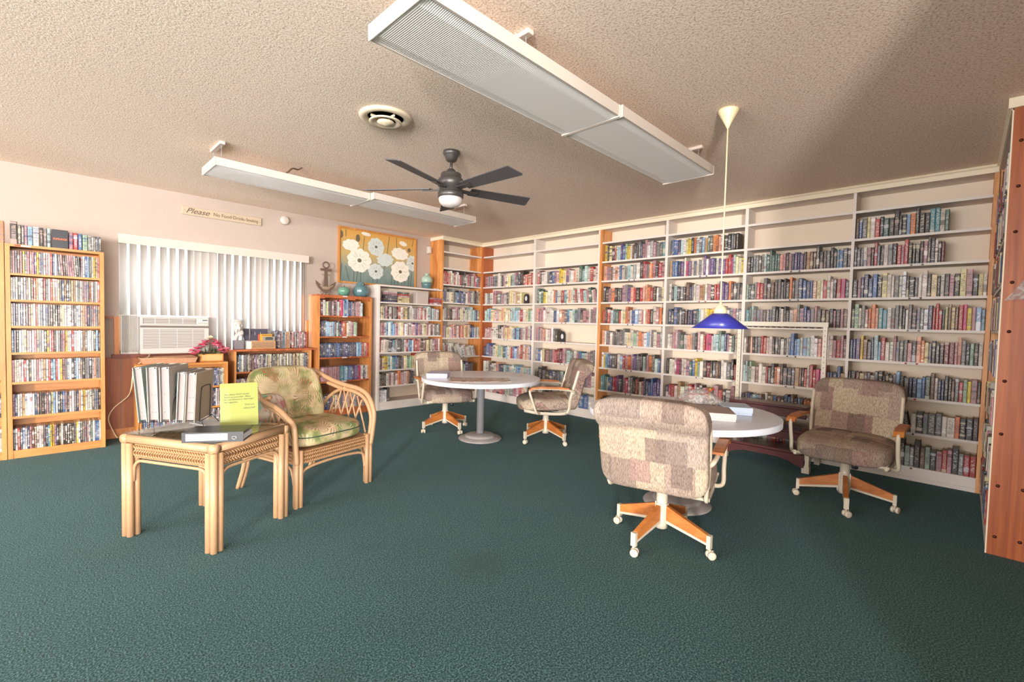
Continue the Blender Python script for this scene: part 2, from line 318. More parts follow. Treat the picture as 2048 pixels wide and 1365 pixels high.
def patchwork():
    """woven upholstery of ragged rectangular blocks; same cloth on seat and back"""
    m,nt,b=newmat('patchwork_upholstery'); tc=N(nt,'ShaderNodeTexCoord'); oi=N(nt,'ShaderNodeObjectInfo')
    sp=N(nt,'ShaderNodeSeparateXYZ'); nt.links.new(tc.outputs['Object'],sp.inputs[0])
    nd=N(nt,'ShaderNodeTexNoise'); nd.inputs['Scale'].default_value=38; nd.inputs['Detail'].default_value=4; nt.links.new(tc.outputs['Object'],nd.inputs['Vector'])
    sc=N(nt,'ShaderNodeSeparateColor'); nt.links.new(nd.outputs['Color'],sc.inputs[0])
    rnd=mathn(nt,'MULTIPLY',oi.outputs['Random'],17.0)
    U=mathn(nt,'ADD',mathn(nt,'MULTIPLY_ADD',sc.outputs[0],0.016,sp.outputs[1]),rnd)
    V=mathn(nt,'MULTIPLY_ADD',sc.outputs[1],0.016,mathn(nt,'MULTIPLY_ADD',sp.outputs[0],-0.9,sp.outputs[2]))
    def layer(ku,kv,seed):
        row=mathn(nt,'FLOOR',mathn(nt,'MULTIPLY_ADD',V,kv,seed))
        w1=N(nt,'ShaderNodeTexWhiteNoise',noise_dimensions='1D'); nt.links.new(mathn(nt,'ADD',row,seed),w1.inputs['W'])
        col=mathn(nt,'FLOOR',mathn(nt,'ADD',mathn(nt,'MULTIPLY',U,ku),mathn(nt,'MULTIPLY',w1.outputs['Value'],3.7)))
        cx=N(nt,'ShaderNodeCombineXYZ'); nt.links.new(row,cx.inputs[0]); nt.links.new(col,cx.inputs[1]); cx.inputs[2].default_value=seed
        w=N(nt,'ShaderNodeTexWhiteNoise',noise_dimensions='3D'); nt.links.new(cx.outputs[0],w.inputs['Vector'])
        s_=N(nt,'ShaderNodeSeparateColor'); nt.links.new(w.outputs['Color'],s_.inputs[0]); return s_
    a=layer(7.0,4.6,0.3); c=layer(10.0,6.5,4.7)
    r1=ramp(nt,[(0.0,(188,170,148)),(0.22,(172,152,138)),(0.38,(160,132,122)),(0.52,(196,180,156)),(0.72,(150,132,120)),(0.84,(178,160,146))],'CONSTANT')
    r2=ramp(nt,[(0.0,(196,178,154)),(0.3,(128,110,102)),(0.55,(164,132,124)),(0.75,(142,128,120))],'CONSTANT')
    nt.links.new(a.outputs[0],r1.inputs[0]); nt.links.new(c.outputs[1],r2.inputs[0])
    mx=N(nt,'ShaderNodeMix',data_type='RGBA'); nt.links.new(mathn(nt,'MULTIPLY',mathn(nt,'GREATER_THAN',c.outputs[0],0.68),0.75),mx.inputs[0]); nt.links.new(r1.outputs[0],mx.inputs[6]); nt.links.new(r2.outputs[0],mx.inputs[7])
    # vertical chenille threads, plus a herringbone in some blocks
    mp=N(nt,'ShaderNodeMapping'); mp.inputs['Scale'].default_value=(60,330,60); nt.links.new(tc.outputs['Object'],mp.inputs[0])
    wv=N(nt,'ShaderNodeTexNoise'); wv.inputs['Scale'].default_value=1.0; wv.inputs['Detail'].default_value=3; nt.links.new(mp.outputs[0],wv.inputs['Vector'])
    zig=mathn(nt,'ABSOLUTE',mathn(nt,'SUBTRACT',mathn(nt,'FRACT',mathn(nt,'MULTIPLY',sp.outputs[1],30.0)),0.5))
    hb=mathn(nt,'GREATER_THAN',mathn(nt,'SINE',mathn(nt,'MULTIPLY',mathn(nt,'MULTIPLY_ADD',zig,0.022,V),900.0)),0.0)
    hbm=mathn(nt,'MULTIPLY',mathn(nt,'MULTIPLY',hb,mathn(nt,'GREATER_THAN',a.outputs[2],0.55)),0.22)
    wr=ramp(nt,[(0.34,(150,140,136)),(0.62,(255,255,255))]); nt.links.new(wv.outputs['Fac'],wr.inputs[0])
    m2=N(nt,'ShaderNodeMix',data_type='RGBA',blend_type='MULTIPLY'); m2.inputs[0].default_value=0.75; nt.links.new(mx.outputs[2],m2.inputs[6]); nt.links.new(wr.outputs[0],m2.inputs[7])
    m3=N(nt,'ShaderNodeMix',data_type='RGBA'); nt.links.new(hbm,m3.inputs[0]); nt.links.new(m2.outputs[2],m3.inputs[6]); m3.inputs[7].default_value=(*lin((104,78,72)),1)
    nt.links.new(m3.outputs[2],b.inputs['Base Color']); b.inputs['Roughness'].default_value=0.95
    bp=N(nt,'ShaderNodeBump'); bp.inputs['Strength'].default_value=0.6; bp.inputs['Distance'].default_value=0.002; nt.links.new(wv.outputs['Fac'],bp.inputs['Height']); nt.links.new(bp.outputs[0],b.inputs['Normal']); return m
M_patch=patchwork()
def floral():
    """tropical print: fern-like strokes radiating from scattered centres over olive, with rust flowers and green leaves"""
    m,nt,b=newmat('tropical_print_fabric'); tc=N(nt,'ShaderNodeTexCoord')
    nz=N(nt,'ShaderNodeTexNoise'); nz.inputs['Scale'].default_value=9; nz.inputs['Detail'].default_value=4; nt.links.new(tc.outputs['Object'],nz.inputs['Vector'])
    vo=N(nt,'ShaderNodeTexVoronoi'); vo.inputs['Scale'].default_value=8.0; nt.links.new(tc.outputs['Object'],vo.inputs['Vector'])
    df=N(nt,'ShaderNodeVectorMath',operation='SUBTRACT'); sc=N(nt,'ShaderNodeVectorMath',operation='SCALE'); sc.inputs['Scale'].default_value=1.0
    nt.links.new(tc.outputs['Object'],df.inputs[0]); nt.links.new(vo.outputs['Position'],df.inputs[1])
    sp=N(nt,'ShaderNodeSeparateXYZ'); nt.links.new(df.outputs[0],sp.inputs[0])
    s2=N(nt,'ShaderNodeSeparateColor'); nt.links.new(vo.outputs['Color'],s2.inputs[0])
    ang=mathn(nt,'ARCTAN2',mathn(nt,'SUBTRACT',sp.outputs[2],sp.outputs[1]),sp.outputs[0])
    d=vo.outputs['Distance']
    stroke=mathn(nt,'SINE',mathn(nt,'ADD',mathn(nt,'MULTIPLY',ang,24.0),mathn(nt,'MULTIPLY_ADD',d,14.0,mathn(nt,'MULTIPLY',nz.outputs['Fac'],9.0))))
    fern=mathn(nt,'GREATER_THAN',stroke,0.15)
    base=ramp(nt,[(0.40,(112,122,72)),(0.49,(168,156,108)),(0.58,(196,172,138))]); nt.links.new(nz.outputs['Fac'],base.inputs[0])
    kind=ramp(nt,[(0.0,(204,188,152)),(0.18,(122,84,66)),(0.36,(198,174,140)),(0.48,(156,78,62)),(0.62,(70,106,66)),(0.80,(136,100,80))],'CONSTANT'); nt.links.new(s2.outputs[0],kind.inputs[0])
    rad=mathn(nt,'LESS_THAN',d,mathn(nt,'MULTIPLY_ADD',nz.outputs['Fac'],0.35,0.42))
    mx=N(nt,'ShaderNodeMix',data_type='RGBA'); nt.links.new(mathn(nt,'MULTIPLY',mathn(nt,'MULTIPLY',fern,rad),0.8),mx.inputs[0]); nt.links.new(base.outputs[0],mx.inputs[6]); nt.links.new(kind.outputs[0],mx.inputs[7])
    n3=N(nt,'ShaderNodeTexNoise'); n3.inputs['Scale'].default_value=5; n3.inputs['Detail'].default_value=3; nt.links.new(tc.outputs['Object'],n3.inputs['Vector'])
    cr=N(nt,'ShaderNodeMapRange'); cr.inputs['From Min'].default_value=0.50; cr.inputs['From Max'].default_value=0.62; cr.inputs['To Max'].default_value=0.45; nt.links.new(n3.outputs['Fac'],cr.inputs[0])
    m3=N(nt,'ShaderNodeMix',data_type='RGBA'); m3.inputs[7].default_value=(*lin((206,190,150)),1); nt.links.new(cr.outputs[0],m3.inputs[0]); nt.links.new(mx.outputs[2],m3.inputs[6])
    nt.links.new(m3.outputs[2],b.inputs['Base Color']); b.inputs['Roughness'].default_value=0.8; return m
M_floral=floral()
def puzzleprint():
    m,nt,b=newmat('puzzle_print'); tc=N(nt,'ShaderNodeTexCoord'); n=N(nt,'ShaderNodeTexNoise'); n.inputs['Scale'].default_value=14; n.inputs['Detail'].default_value=6; nt.links.new(tc.outputs['Object'],n.inputs['Vector'])
    r=ramp(nt,[(0.35,(112,98,92)),(0.45,(170,132,112)),(0.52,(206,188,168)),(0.6,(150,158,176)),(0.7,(208,186,160))]); nt.links.new(n.outputs['Fac'],r.inputs[0]); nt.links.new(r.outputs[0],b.inputs['Base Color']); b.inputs['Roughness'].default_value=0.3; return m
M_puz=puzzleprint()
# printed spines: colour, second colour and a random number per book come from mesh attributes
def spine(name,busy):
    m,nt,b=newmat(name)
    ca=N(nt,'ShaderNodeAttribute',attribute_name='bc'); cb=N(nt,'ShaderNodeAttribute',attribute_name='bt'); rn=N(nt,'ShaderNodeAttribute',attribute_name='rnd'); uv=N(nt,'ShaderNodeUVMap'); uv.uv_map='UVMap'
    sp=N(nt,'ShaderNodeSeparateXYZ'); nt.links.new(uv.outputs[0],sp.inputs[0])
    def M(op,a,bb,c=None):
        n=N(nt,'ShaderNodeMath',operation=op)
        for i,x in enumerate((a,bb,c)):
            if x is None: continue
            if isinstance(x,(int,float)): n.inputs[i].default_value=x
            else: nt.links.new(x,n.inputs[i])
        return n.outputs[0]
    u,v,r=sp.outputs[0],sp.outputs[1],rn.outputs['Fac']
    cx=N(nt,'ShaderNodeCombineXYZ'); nt.links.new(M('MULTIPLY',u,2.2),cx.inputs[0]); nt.links.new(M('MULTIPLY',v,34.0),cx.inputs[1]); nt.links.new(M('MULTIPLY',r,97.0),cx.inputs[2])
    tx=N(nt,'ShaderNodeTexNoise'); tx.inputs['Scale'].default_value=1.0; tx.inputs['Detail'].default_value=2; nt.links.new(cx.outputs[0],tx.inputs['Vector'])
    ins=M('MULTIPLY',M('GREATER_THAN',u,0.22),M('LESS_THAN',u,0.78))
    vr=M('MULTIPLY',M('GREATER_THAN',v,M('MULTIPLY_ADD',r,0.16,0.08)),M('LESS_THAN',v,M('MULTIPLY_ADD',r,-0.14,0.94)))
    text=M('MULTIPLY',M('MULTIPLY',M('GREATER_THAN',tx.outputs['Fac'],0.52 if not busy else 0.47),ins),vr)
    # label block in the second colour
    c2=N(nt,'ShaderNodeCombineXYZ'); nt.links.new(M('MULTIPLY',v,3.2 if not busy else 5.0),c2.inputs[1]); nt.links.new(M('MULTIPLY',r,53.0),c2.inputs[2])
    n2=N(nt,'ShaderNodeTexNoise'); n2.inputs['Scale'].default_value=1.0; n2.inputs['Detail'].default_value=1 if not busy else 3; nt.links.new(c2.outputs[0],n2.inputs['Vector'])
    on=M('GREATER_THAN',u,-0.5)
    blk=M('MULTIPLY',M('GREATER_THAN',n2.outputs['Fac'],0.63 if not busy else 0.58),on)
    vary=N(nt,'ShaderNodeMix',data_type='RGBA',blend_type='MULTIPLY'); vary.inputs[0].default_value=0.55
    vr2=ramp(nt,[(0.3,(150,150,150)),(0.7,(255,255,255))]); nt.links.new(n2.outputs['Fac'],vr2.inputs[0]); nt.links.new(ca.outputs['Color'],vary.inputs[6]); nt.links.new(vr2.outputs[0],vary.inputs[7])
    k1=N(nt,'ShaderNodeMix',data_type='RGBA'); nt.links.new(M('MULTIPLY',blk,0.7),k1.inputs[0]); nt.links.new(vary.outputs[2],k1.inputs[6]); nt.links.new(cb.outputs['Color'],k1.inputs[7])
    k2=N(nt,'ShaderNodeMix',data_type='RGBA'); nt.links.new(M('MULTIPLY',text,0.62),k2.inputs[0]); nt.links.new(k1.outputs[2],k2.inputs[6]); nt.links.new(cb.outputs['Color'],k2.inputs[7])
    nt.links.new(k2.outputs[2],b.inputs['Base Color']); b.inputs['Roughness'].default_value=0.42 if not busy else 0.25; return m
M_book=spine('book_cover',False); M_disc=spine('disc_case_cover',True)

# ------------------------------------------------------------ room shell
H=2.44; BX=0.24; FY=-12.6; LX=-11.6
mb=MB(); mb.box(LX,BX+.1,FY,0.1,-0.08,0.0); struct('floor',mb,M_carpet)
mb=MB(); mb.box(LX,BX+.1,FY,0.1,H,H+0.08); struct('ceiling',mb,M_ceil)
WX0,WX1,WZ0,WZ1=-4.37,-2.62,0.81,1.93
mb=MB(); mb.box(LX,WX0,0,0.1,0,H); mb.box(WX1,BX,0,0.1,0,H); mb.box(WX0,WX1,0,0.1,WZ1,H); mb.box(WX0,WX1,0,0.1,0,WZ0); wallb=struct('wall_back',mb,M_wall)
mb=MB(); mb.box(BX,BX+.1,FY,0.1,0,H); struct('wall_right',mb,M_wall)
mb=MB(); mb.box(LX-.1,LX,FY,-6.5,0,H); mb.box(LX-.1,LX,-0.7,0.1,0,H); mb.box(LX-.1,LX,-6.5,-0.7,0,0.35); mb.box(LX-.1,LX,-6.5,-0.7,2.25,H); struct('wall_left',mb,M_wall)
mb=MB(); mb.box(LX,-10.9,FY-.1,FY,0,H); mb.box(-4.3,BX,FY-.1,FY,0,H); mb.box(-10.9,-4.3,FY-.1,FY,0,0.35); mb.box(-10.9,-4.3,FY-.1,FY,2.25,H); struct('wall_front',mb,M_wall)
# partition that runs behind the right-hand bookcase; its free end throws the edge of shade on carpet and ceiling
mb=MB(); mb.box(-4.2,BX,-6.52,-6.40,0,H); struct('wall_partition',mb,M_wall)

# window_1: frame, pane
w=bpy.data.objects.new('window_1',None); COL.objects.link(w); w.location=(WX0,0,WZ0); tag(w,kind='structure')
WW=WX1-WX0; WH=WZ1-WZ0
def wf(mb):
    for a,b_ in ((0,0.03),(WW/2-0.02,WW/2+0.02),(WW-0.03,WW)): mb.box(a,b_,0.03,0.07,0,WH)
    mb.box(0,WW,0.03,0.07,0,0.03); mb.box(0,WW,0.03,0.07,WH-0.03,WH)
part('window_frame',wf,M_fix,w); pbox('window_pane',M_glass,w,0.03,WW-0.03,0.046,0.052,0.03,WH-0.03)
# wainscot planks on the back wall, cap, baseboard, casing
random.seed(3)
edges=[-5.8]; 
while edges[-1]<-1.8: edges.append(edges[-1]+random.choice((0.13,0.17,0.21)))
for a,b_ in zip(edges,edges[1:]):
    top=1.145 if (b_<WX0-0.03 or a>WX1-0.02) else 0.775
    mb=MB(); mb.box(a+0.004,b_-0.004,-0.016,0,0.09,top); mb.build('wall_plank',M_wain,wallb)
mb=MB(); mb.box(-5.8,WX0-0.035,-0.028,0,1.145,1.165); mb.box(WX1+0.035,-1.8,-0.028,0,1.145,1.165); struct('trim_2',mb,M_wain)
mb=MB(); mb.box(-5.8,-1.8,-0.024,0,0.0,0.09); struct('baseboard_back',mb,M_casing)
mb=MB(); mb.box(WX0-0.04,WX0,-0.03,0,0.80,1.165); mb.box(WX1,WX1+0.04,-0.03,0,0.80,1.165); struct('trim_3',mb,M_casing)
mb=MB(); mb.box(WX0-0.06,WX1+0.06,-0.05,0,0.765,0.805); struct('trim_4',mb,M_sill)

# ------------------------------------------------------------ vertical blind
t=thing('vertical_blind','white vertical blind with a valance across the back window','blind',(-4.385,-0.12,1.19))
pbox('valance',M_fix,t,0,1.755,0,0.012,0.665,0.75); pbox('valance_end',M_fix,t,0,0.012,0.012,0.11,0.665,0.75); pbox('valance_end',M_fix,t,1.743,1.755,0.012,0.11,0.665,0.75)
pbox('head_rail',M_fix,t,0.02,1.73,0.03,0.07,0.71,0.745)
vx=[-4.345,-4.27,-4.19,-4.115,-4.035,-3.96,-3.885,-3.81,-3.745,-3.685,-3.615,-3.54,-3.465,-3.39,-3.31,-3.235,-3.165,-3.11,-3.04,-2.965,-2.89,-2.815,-2.74,-2.675]
closed={8,9,10,16,17}
for i,x in enumerate(vx):
    zb=-0.005 if x<-3.68 else -0.37
    a=math.radians(14 if i in closed else 46-0.35*i+((i*37)%7-3))
    mb=MB(); hw=0.0445
    for k in range(6):   # slightly curved vane
        pass
    pts=[(-hw+2*hw*k/5, 0.006*(1-((k-2.5)/2.5)**2)) for k in range(6)]
    pr=[(px*math.cos(a)-py*math.sin(a)+x+4.385, px*math.sin(a)+py*math.cos(a)+0.055) for px,py in pts]
    vs=[];fs=[]
    for (px,py) in pr: vs+= [(px,py,zb),(px,py,0.70)]
    for k in range(5): fs.append((2*k,2*k+2,2*k+3,2*k+1))
    mb.add(vs,fs,0,True); o=mb.build('vane',M_vane,t)
    sm=o.modifiers.new('t','SOLIDIFY'); sm.thickness=0.001

# ------------------------------------------------------------ room air conditioner and its side panel
t=thing('air_conditioner','cream window air conditioner above the flower box','air conditioner',(-4.237,-0.205,0.812))
W_=0.56; H_=0.362
part('housing',lambda m:(m.bbox(0,W_,0.02,0.24,0,H_,0.006),m.bbox(0,W_,0.0,0.02,0,0.255,0.006),m.bbox(0,W_,0.0,0.02,0.272,H_,0.006)),M_ac,t)
pbox('groove',M_acd,t,0.002,W_-0.002,0.008,0.02,0.255,0.272)
part('outlet_recess',lambda m:m.box(0.02,0.445,-0.002,0.004,0.29,0.348),M_acd,t)
for k in range(4): pbox('louvre',M_ac,t,0.024,0.441,-0.008,0.0,0.293+k*0.0145,0.301+k*0.0145)
for k in (0.11,0.22,0.33): pbox('louvre_divider',M_ac,t,k,k+0.006,-0.009,0.0,0.292,0.347)
pbox('grille_recess',M_acd,t,0.02,0.51,-0.002,0.004,0.05,0.238)
for k in range(16): pbox('grille_slat',M_ac,t,0.02,0.51,-0.008,-0.001,0.051+k*0.0117,0.0582+k*0.0117)
for k in (0.145,0.285,0.415): pbox('grille_bar',M_ac,t,k,k+0.004,-0.009,-0.001,0.05,0.238)
pbox('control_panel',plain('panel_grey',(206,200,192),0.4),t,0.455,0.548,-0.004,0.0,0.292,0.345)
part('display',lambda m:m.box(0.500,0.543,-0.006,-0.004,0.328,0.337),M_black,t)
part('button',lambda m:[m.box(0.465+k*0.017,0.474+k*0.017,-0.006,-0.004,0.300,0.306) for k in range(5)],M_acd,t)
t=thing('accordion_panel','white pleated side panel left of the air conditioner','panel',(-4.368,-0.075,0.812))
pbox('panel_frame',M_ac,t,0,0.131,0,0.012,0.0,0.012); pbox('panel_frame',M_ac,t,0,0.131,0,0.012,0.362,0.374); pbox('panel_frame',M_ac,t,0.0,0.01,0,0.012,0.012,0.362)
for k in range(11): 
    x=0.012+k*0.0107
    part('pleat',lambda m:m.prism([(x,0.010),(x+0.0054,0.0),(x+0.0105,0.010)],0.012,0.362,'z'),M_ac,t)
mb=MB(); mb.tube(spline([(-4.16,-0.10,0.812),(-4.17,-0.17,0.785),(-4.29,-0.30,0.70),(-4.31,-0.35,0.62),(-4.31,-0.25,0.50),(-4.32,-0.08,0.40),(-4.42,-0.07,0.30),(-4.46,-0.08,0.20),(-4.42,-0.10,0.06),(-4.40,-0.12,0.02)],6),0.006,6)
tag(mb.build('power_cord',M_creamp),'cream power cord hanging from the air conditioner beside the wainscot','cord')

# ------------------------------------------------------------ wall sign, smoke alarm, sensor
t=thing('wall_sign','long cream wooden sign with brown script above the window','sign',(-3.873,-0.022,2.228))
pbox('board',M_signw,t,0,0.747,0,0.02,0,0.085,bev=0.003)
def T(x,y,z): return Matrix.Translation((x,y,z))@FACE_A
lettering('Please',0.076,M_ink,t,T(0.030,-0.001,0.020),shear=0.45,sx=1.08,offset=0.0002)
lettering('No Food\u00b7Drink',0.050,M_ink,t,T(0.275,-0.001,0.026),sx=0.93)
lettering('or',0.024,M_ink,t,T(0.560,-0.001,0.03),shear=0.3)
lettering('Smoking',0.048,M_ink,t,T(0.590,-0.001,0.026),sx=0.74)
part('dot',lambda m:(m.box(0.02,0.026,-0.001,0,0.04,0.046),m.box(0.725,0.731,-0.001,0,0.036,0.042)),M_ink,t)
mb=MB(); mb.M=T(-2.875,0,2.335)@Matrix.Identity(4); mb.lathe([(0,0.045),(0.028,0.044),(0.046,0.038),(0.05,0.028),(0.052,0.0),(0,0)][::-1],28)
t=thing('smoke_alarm','round white smoke alarm on the back wall right of the sign','smoke alarm',(0,0,0))
mb.build('alarm_body',M_fix,t)
mb=MB(); mb.M=T(-2.868,-0.0445,2.318); mb.lathe([(0.003,0),(0.003,0.003),(0,0.003)],8); mb.build('test_light',M_ink,t)
t=thing('wall_sensor','small white sensor box at the top left of the corner bookcase','sensor',(-0.855,-0.06,2.20))
pbox('sensor_body',M_fix,t,0,0.05,0,0.06,0,0.10,bev=0.004); pbox('sensor_cap',M_fix,t,0.008,0.042,-0.012,0.0,0.015,0.06,bev=0.003)

# ------------------------------------------------------------ painting
def painting():
    x0,x1,z0,z1=-2.225,-1.055,1.662,2.385; W=x1-x0; Hh=z1-z0
    t=thing('painting','framed painting of white poppies on a gold and grey ground','painting',(x0,-0.035,z0))
    part('frame',lambda m:(m.box(0,W,0,0.033,0,0.022),m.box(0,W,0,0.033,Hh-0.022,Hh),m.box(0,0.022,0,0.033,0.022,Hh-0.022),m.box(W-0.022,W,0,0.033,0.022,Hh-0.022)),M_pine,t)
    m,nt,b=newmat('painted_ground'); tc=N(nt,'ShaderNodeTexCoord'); sp=N(nt,'ShaderNodeSeparateXYZ'); nt.links.new(tc.outputs['Object'],sp.inputs[0])
    no=N(nt,'ShaderNodeTexNoise'); no.inputs['Scale'].default_value=9; no.inputs['Detail'].default_value=6; nt.links.new(tc.outputs['Object'],no.inputs['Vector'])
    a=N(nt,'ShaderNodeMath',operation='MULTIPLY_ADD'); a.inputs[1].default_value=0.22; nt.links.new(no.outputs['Fac'],a.inputs[0]); nt.links.new(sp.outputs[2],a.inputs[2])
    r=ramp(nt,[(0.10,(98,118,118)),(0.34,(132,144,134)),(0.50,(186,160,104)),(0.80,(204,152,76))]); nt.links.new(a.outputs[0],r.inputs[0]); nt.links.new(r.outputs[0],b.inputs['Base Color']); b.inputs['Roughness'].default_value=0.5
    pbox('canvas',m,t,0.022,W-0.022,0.012,0.02,0.022,Hh-0.022)
    pw=plain('petal_white',(226,218,204),0.6,noise=0.08,nscale=40); pb=plain('petal_shade',(196,202,196),0.6,noise=0.12,nscale=50); pc=plain('flower_heart',(104,92,72),0.7,noise=0.3,nscale=90); ps=plain('stem_ink',(78,78,66),0.7)
    def P(px,py): return ((px-345)/1300*W, Hh-(py-100-(px-345)*0.148)/ (965-0.0*px)*Hh)   # painting coordinates
    lim=lambda p:(min(max(p[0],0.03),W-0.03),min(max(p[1],0.03),Hh-0.03))
    st=MB(); k=[0]
    def stem(a,b_,w=0.006):
        k[0]+=1; a=lim(a); b_=lim(b_); dx=b_[0]-a[0]; dz=b_[1]-a[1]; L=math.hypot(dx,dz) or 1; nx,nz=-dz/L*w/2,dx/L*w/2
        st.prism([(a[0]+nx,a[1]+nz),(a[0]-nx,a[1]-nz),(b_[0]-nx,b_[1]-nz),(b_[0]+nx,b_[1]+nz)],0.010,0.0118,'y')
    for a,b_ in (((0.10,0.60),(0.10,0.69)),((0.025,0.12),(0.02,0.60)),((0.33,0.36),(0.36,0.64)),((0.24,0.5),(0.26,0.56)),((0.85,0.55),(0.84,0.69)),((0.70,0.45),(0.73,0.69)),((0.66,0.22),(0.665,0.40)),((0.10,0.22),(0.15,0.03)),((0.22,0.2),(0.21,0.03)),((0.27,0.2),(0.25,0.03)),((0.31,0.2),(0.31,0.03)),((0.5,0.1),(0.48,0.03)),((0.56,0.1),(0.55,0.03)),((0.78,0.2),(0.77,0.03)),((0.83,0.2),(0.82,0.03)),((0.87,0.2),(0.87,0.03)),((0.93,0.12),(0.94,0.03)),((0.99,0.2),(0.98,0.03)),((1.06,0.2),(1.04,0.03)),((1.12,0.36),(1.08,0.03)),((1.10,0.60),(1.12,0.69)),((0.05,0.25),(0.03,0.03)),((0.95,0.47),(0.96,0.56))): stem(a,b_)
    st.build('painted_stems',ps,t)
    def flower(cx,cz,r,mat,sq=1.0,rot=0,heart=True,seed=0,y=0.009):
        rr=random.Random(seed); n=56; pts=[]
        for i in range(n):
            a=2*PI*i/n; q=r*(0.88+0.12*abs(math.cos(a*4.5+seed))+rr.uniform(-0.03,0.03))
            x=cx+q*math.cos(a)*math.cos(rot)-q*sq*math.sin(a)*math.sin(rot); z=cz+q*math.cos(a)*math.sin(rot)+q*sq*math.sin(a)*math.cos(rot)
            pts.append(lim((x,z)))
        f=MB(); f.prism(pts,y,y+0.001,'y'); o=f.build('painted_flower',mat,t)
        lines=MB()
        for i in range(10):
            a=2*PI*(i+rr.random()*.6)/10; a0,a1=r*0.35,r*rr.uniform(0.6,0.95); w=0.002
            c,s_=math.cos(a),math.sin(a); A=lim((cx+a0*c,cz+a0*s_*sq));B=lim((cx+a1*c,cz+a1*s_*sq))
            lines.prism([(A[0]-s_*w,A[1]+c*w),(A[0]+s_*w,A[1]-c*w),B],y-0.0006,y-0.0001,'y')
        lines.build('petal_lines',pc if sq>0.8 else pb,o)
        if heart:
            h=MB(); h.prism([(cx+r*0.17*math.cos(2*PI*i/14),cz+r*0.15*math.sin(2*PI*i/14)) for i in range(14)][::-1],y-0.0012,y-0.0006,'y'); h.build('flower_heart',pc,o)
    flower(0.53,0.52,0.125,pb,1.0,0,True,3); flower(0.17,0.50,0.12,pw,0.62,0.1,False,4); flower(0.90,0.47,0.14,pw,0.62,-0.1,False,5)
    flower(0.67,0.36,0.13,pb,0.7,0.1,False,6,0.0085); flower(1.11,0.36,0.105,pb,1.1,0,True,7); flower(0.53,0.19,0.115,pb,0.95,0,True,8,0.008)
    flower(0.29,0.31,0.175,pw,0.92,0,True,9,0.0078); flower(0.91,0.22,0.155,pw,0.98,0,True,10,0.0075)
    flower(0.38,0.67,0.07,pw,0.35,-0.1,False,11); flower(0.95,0.62,0.065,pw,0.5,-0.2,False,12)
    for cx,cz,rx,rz_ in ((0.035,0.62,0.028,0.05),(0.265,0.60,0.03,0.05),(1.05,0.54,0.025,0.03)):
        h=MB(); h.prism([lim((cx+rx*math.cos(2*PI*i/14),cz+rz_*math.sin(2*PI*i/14))) for i in range(14)],0.009,0.010,'y'); h.build('painted_bud',pc,t)
painting()

# ------------------------------------------------------------ books and disc cases
PAL={'k':(68,61,59),'g':(142,138,138),'G':(108,102,100),'w':(222,212,200),'W':(238,236,236),'r':(180,72,68),'m':(118,56,64),'o':(222,134,84),'O':(226,168,142),
 'y':(226,192,66),'Y':(228,212,158),'b':(84,112,160),'l':(146,182,210),'n':(70,76,104),'t':(92,142,152),'T':(180,204,200),'v':(84,108,98),'V':(160,182,156),
 'p':(108,84,132),'P':(188,142,146),'e':(112,82,66),'E':(188,150,108),'i':(200,84,122)}
CN={'k':'black','g':'grey','G':'dark grey','w':'cream','W':'white','r':'red','m':'maroon','o':'orange','O':'salmon','y':'yellow','Y':'pale yellow','b':'blue','l':'light blue','n':'navy blue','t':'teal','T':'pale aqua','v':'dark green','V':'pale green','p':'purple','P':'dusty pink','e':'brown','E':'tan','i':'pink'}
ONES=['','first','second','third','fourth','fifth','sixth','seventh','eighth','ninth','tenth','eleventh','twelfth','thirteenth','fourteenth','fifteenth','sixteenth','seventeenth','eighteenth','nineteenth']
def ordn(n):
    if n<20: return ONES[n]
    t_={2:('twentieth','twenty'),3:('thirtieth','thirty'),4:('fortieth','forty'),5:('fiftieth','fifty')}[n//10]
    return t_[0] if n%10==0 else t_[1]+'-'+ONES[n%10]
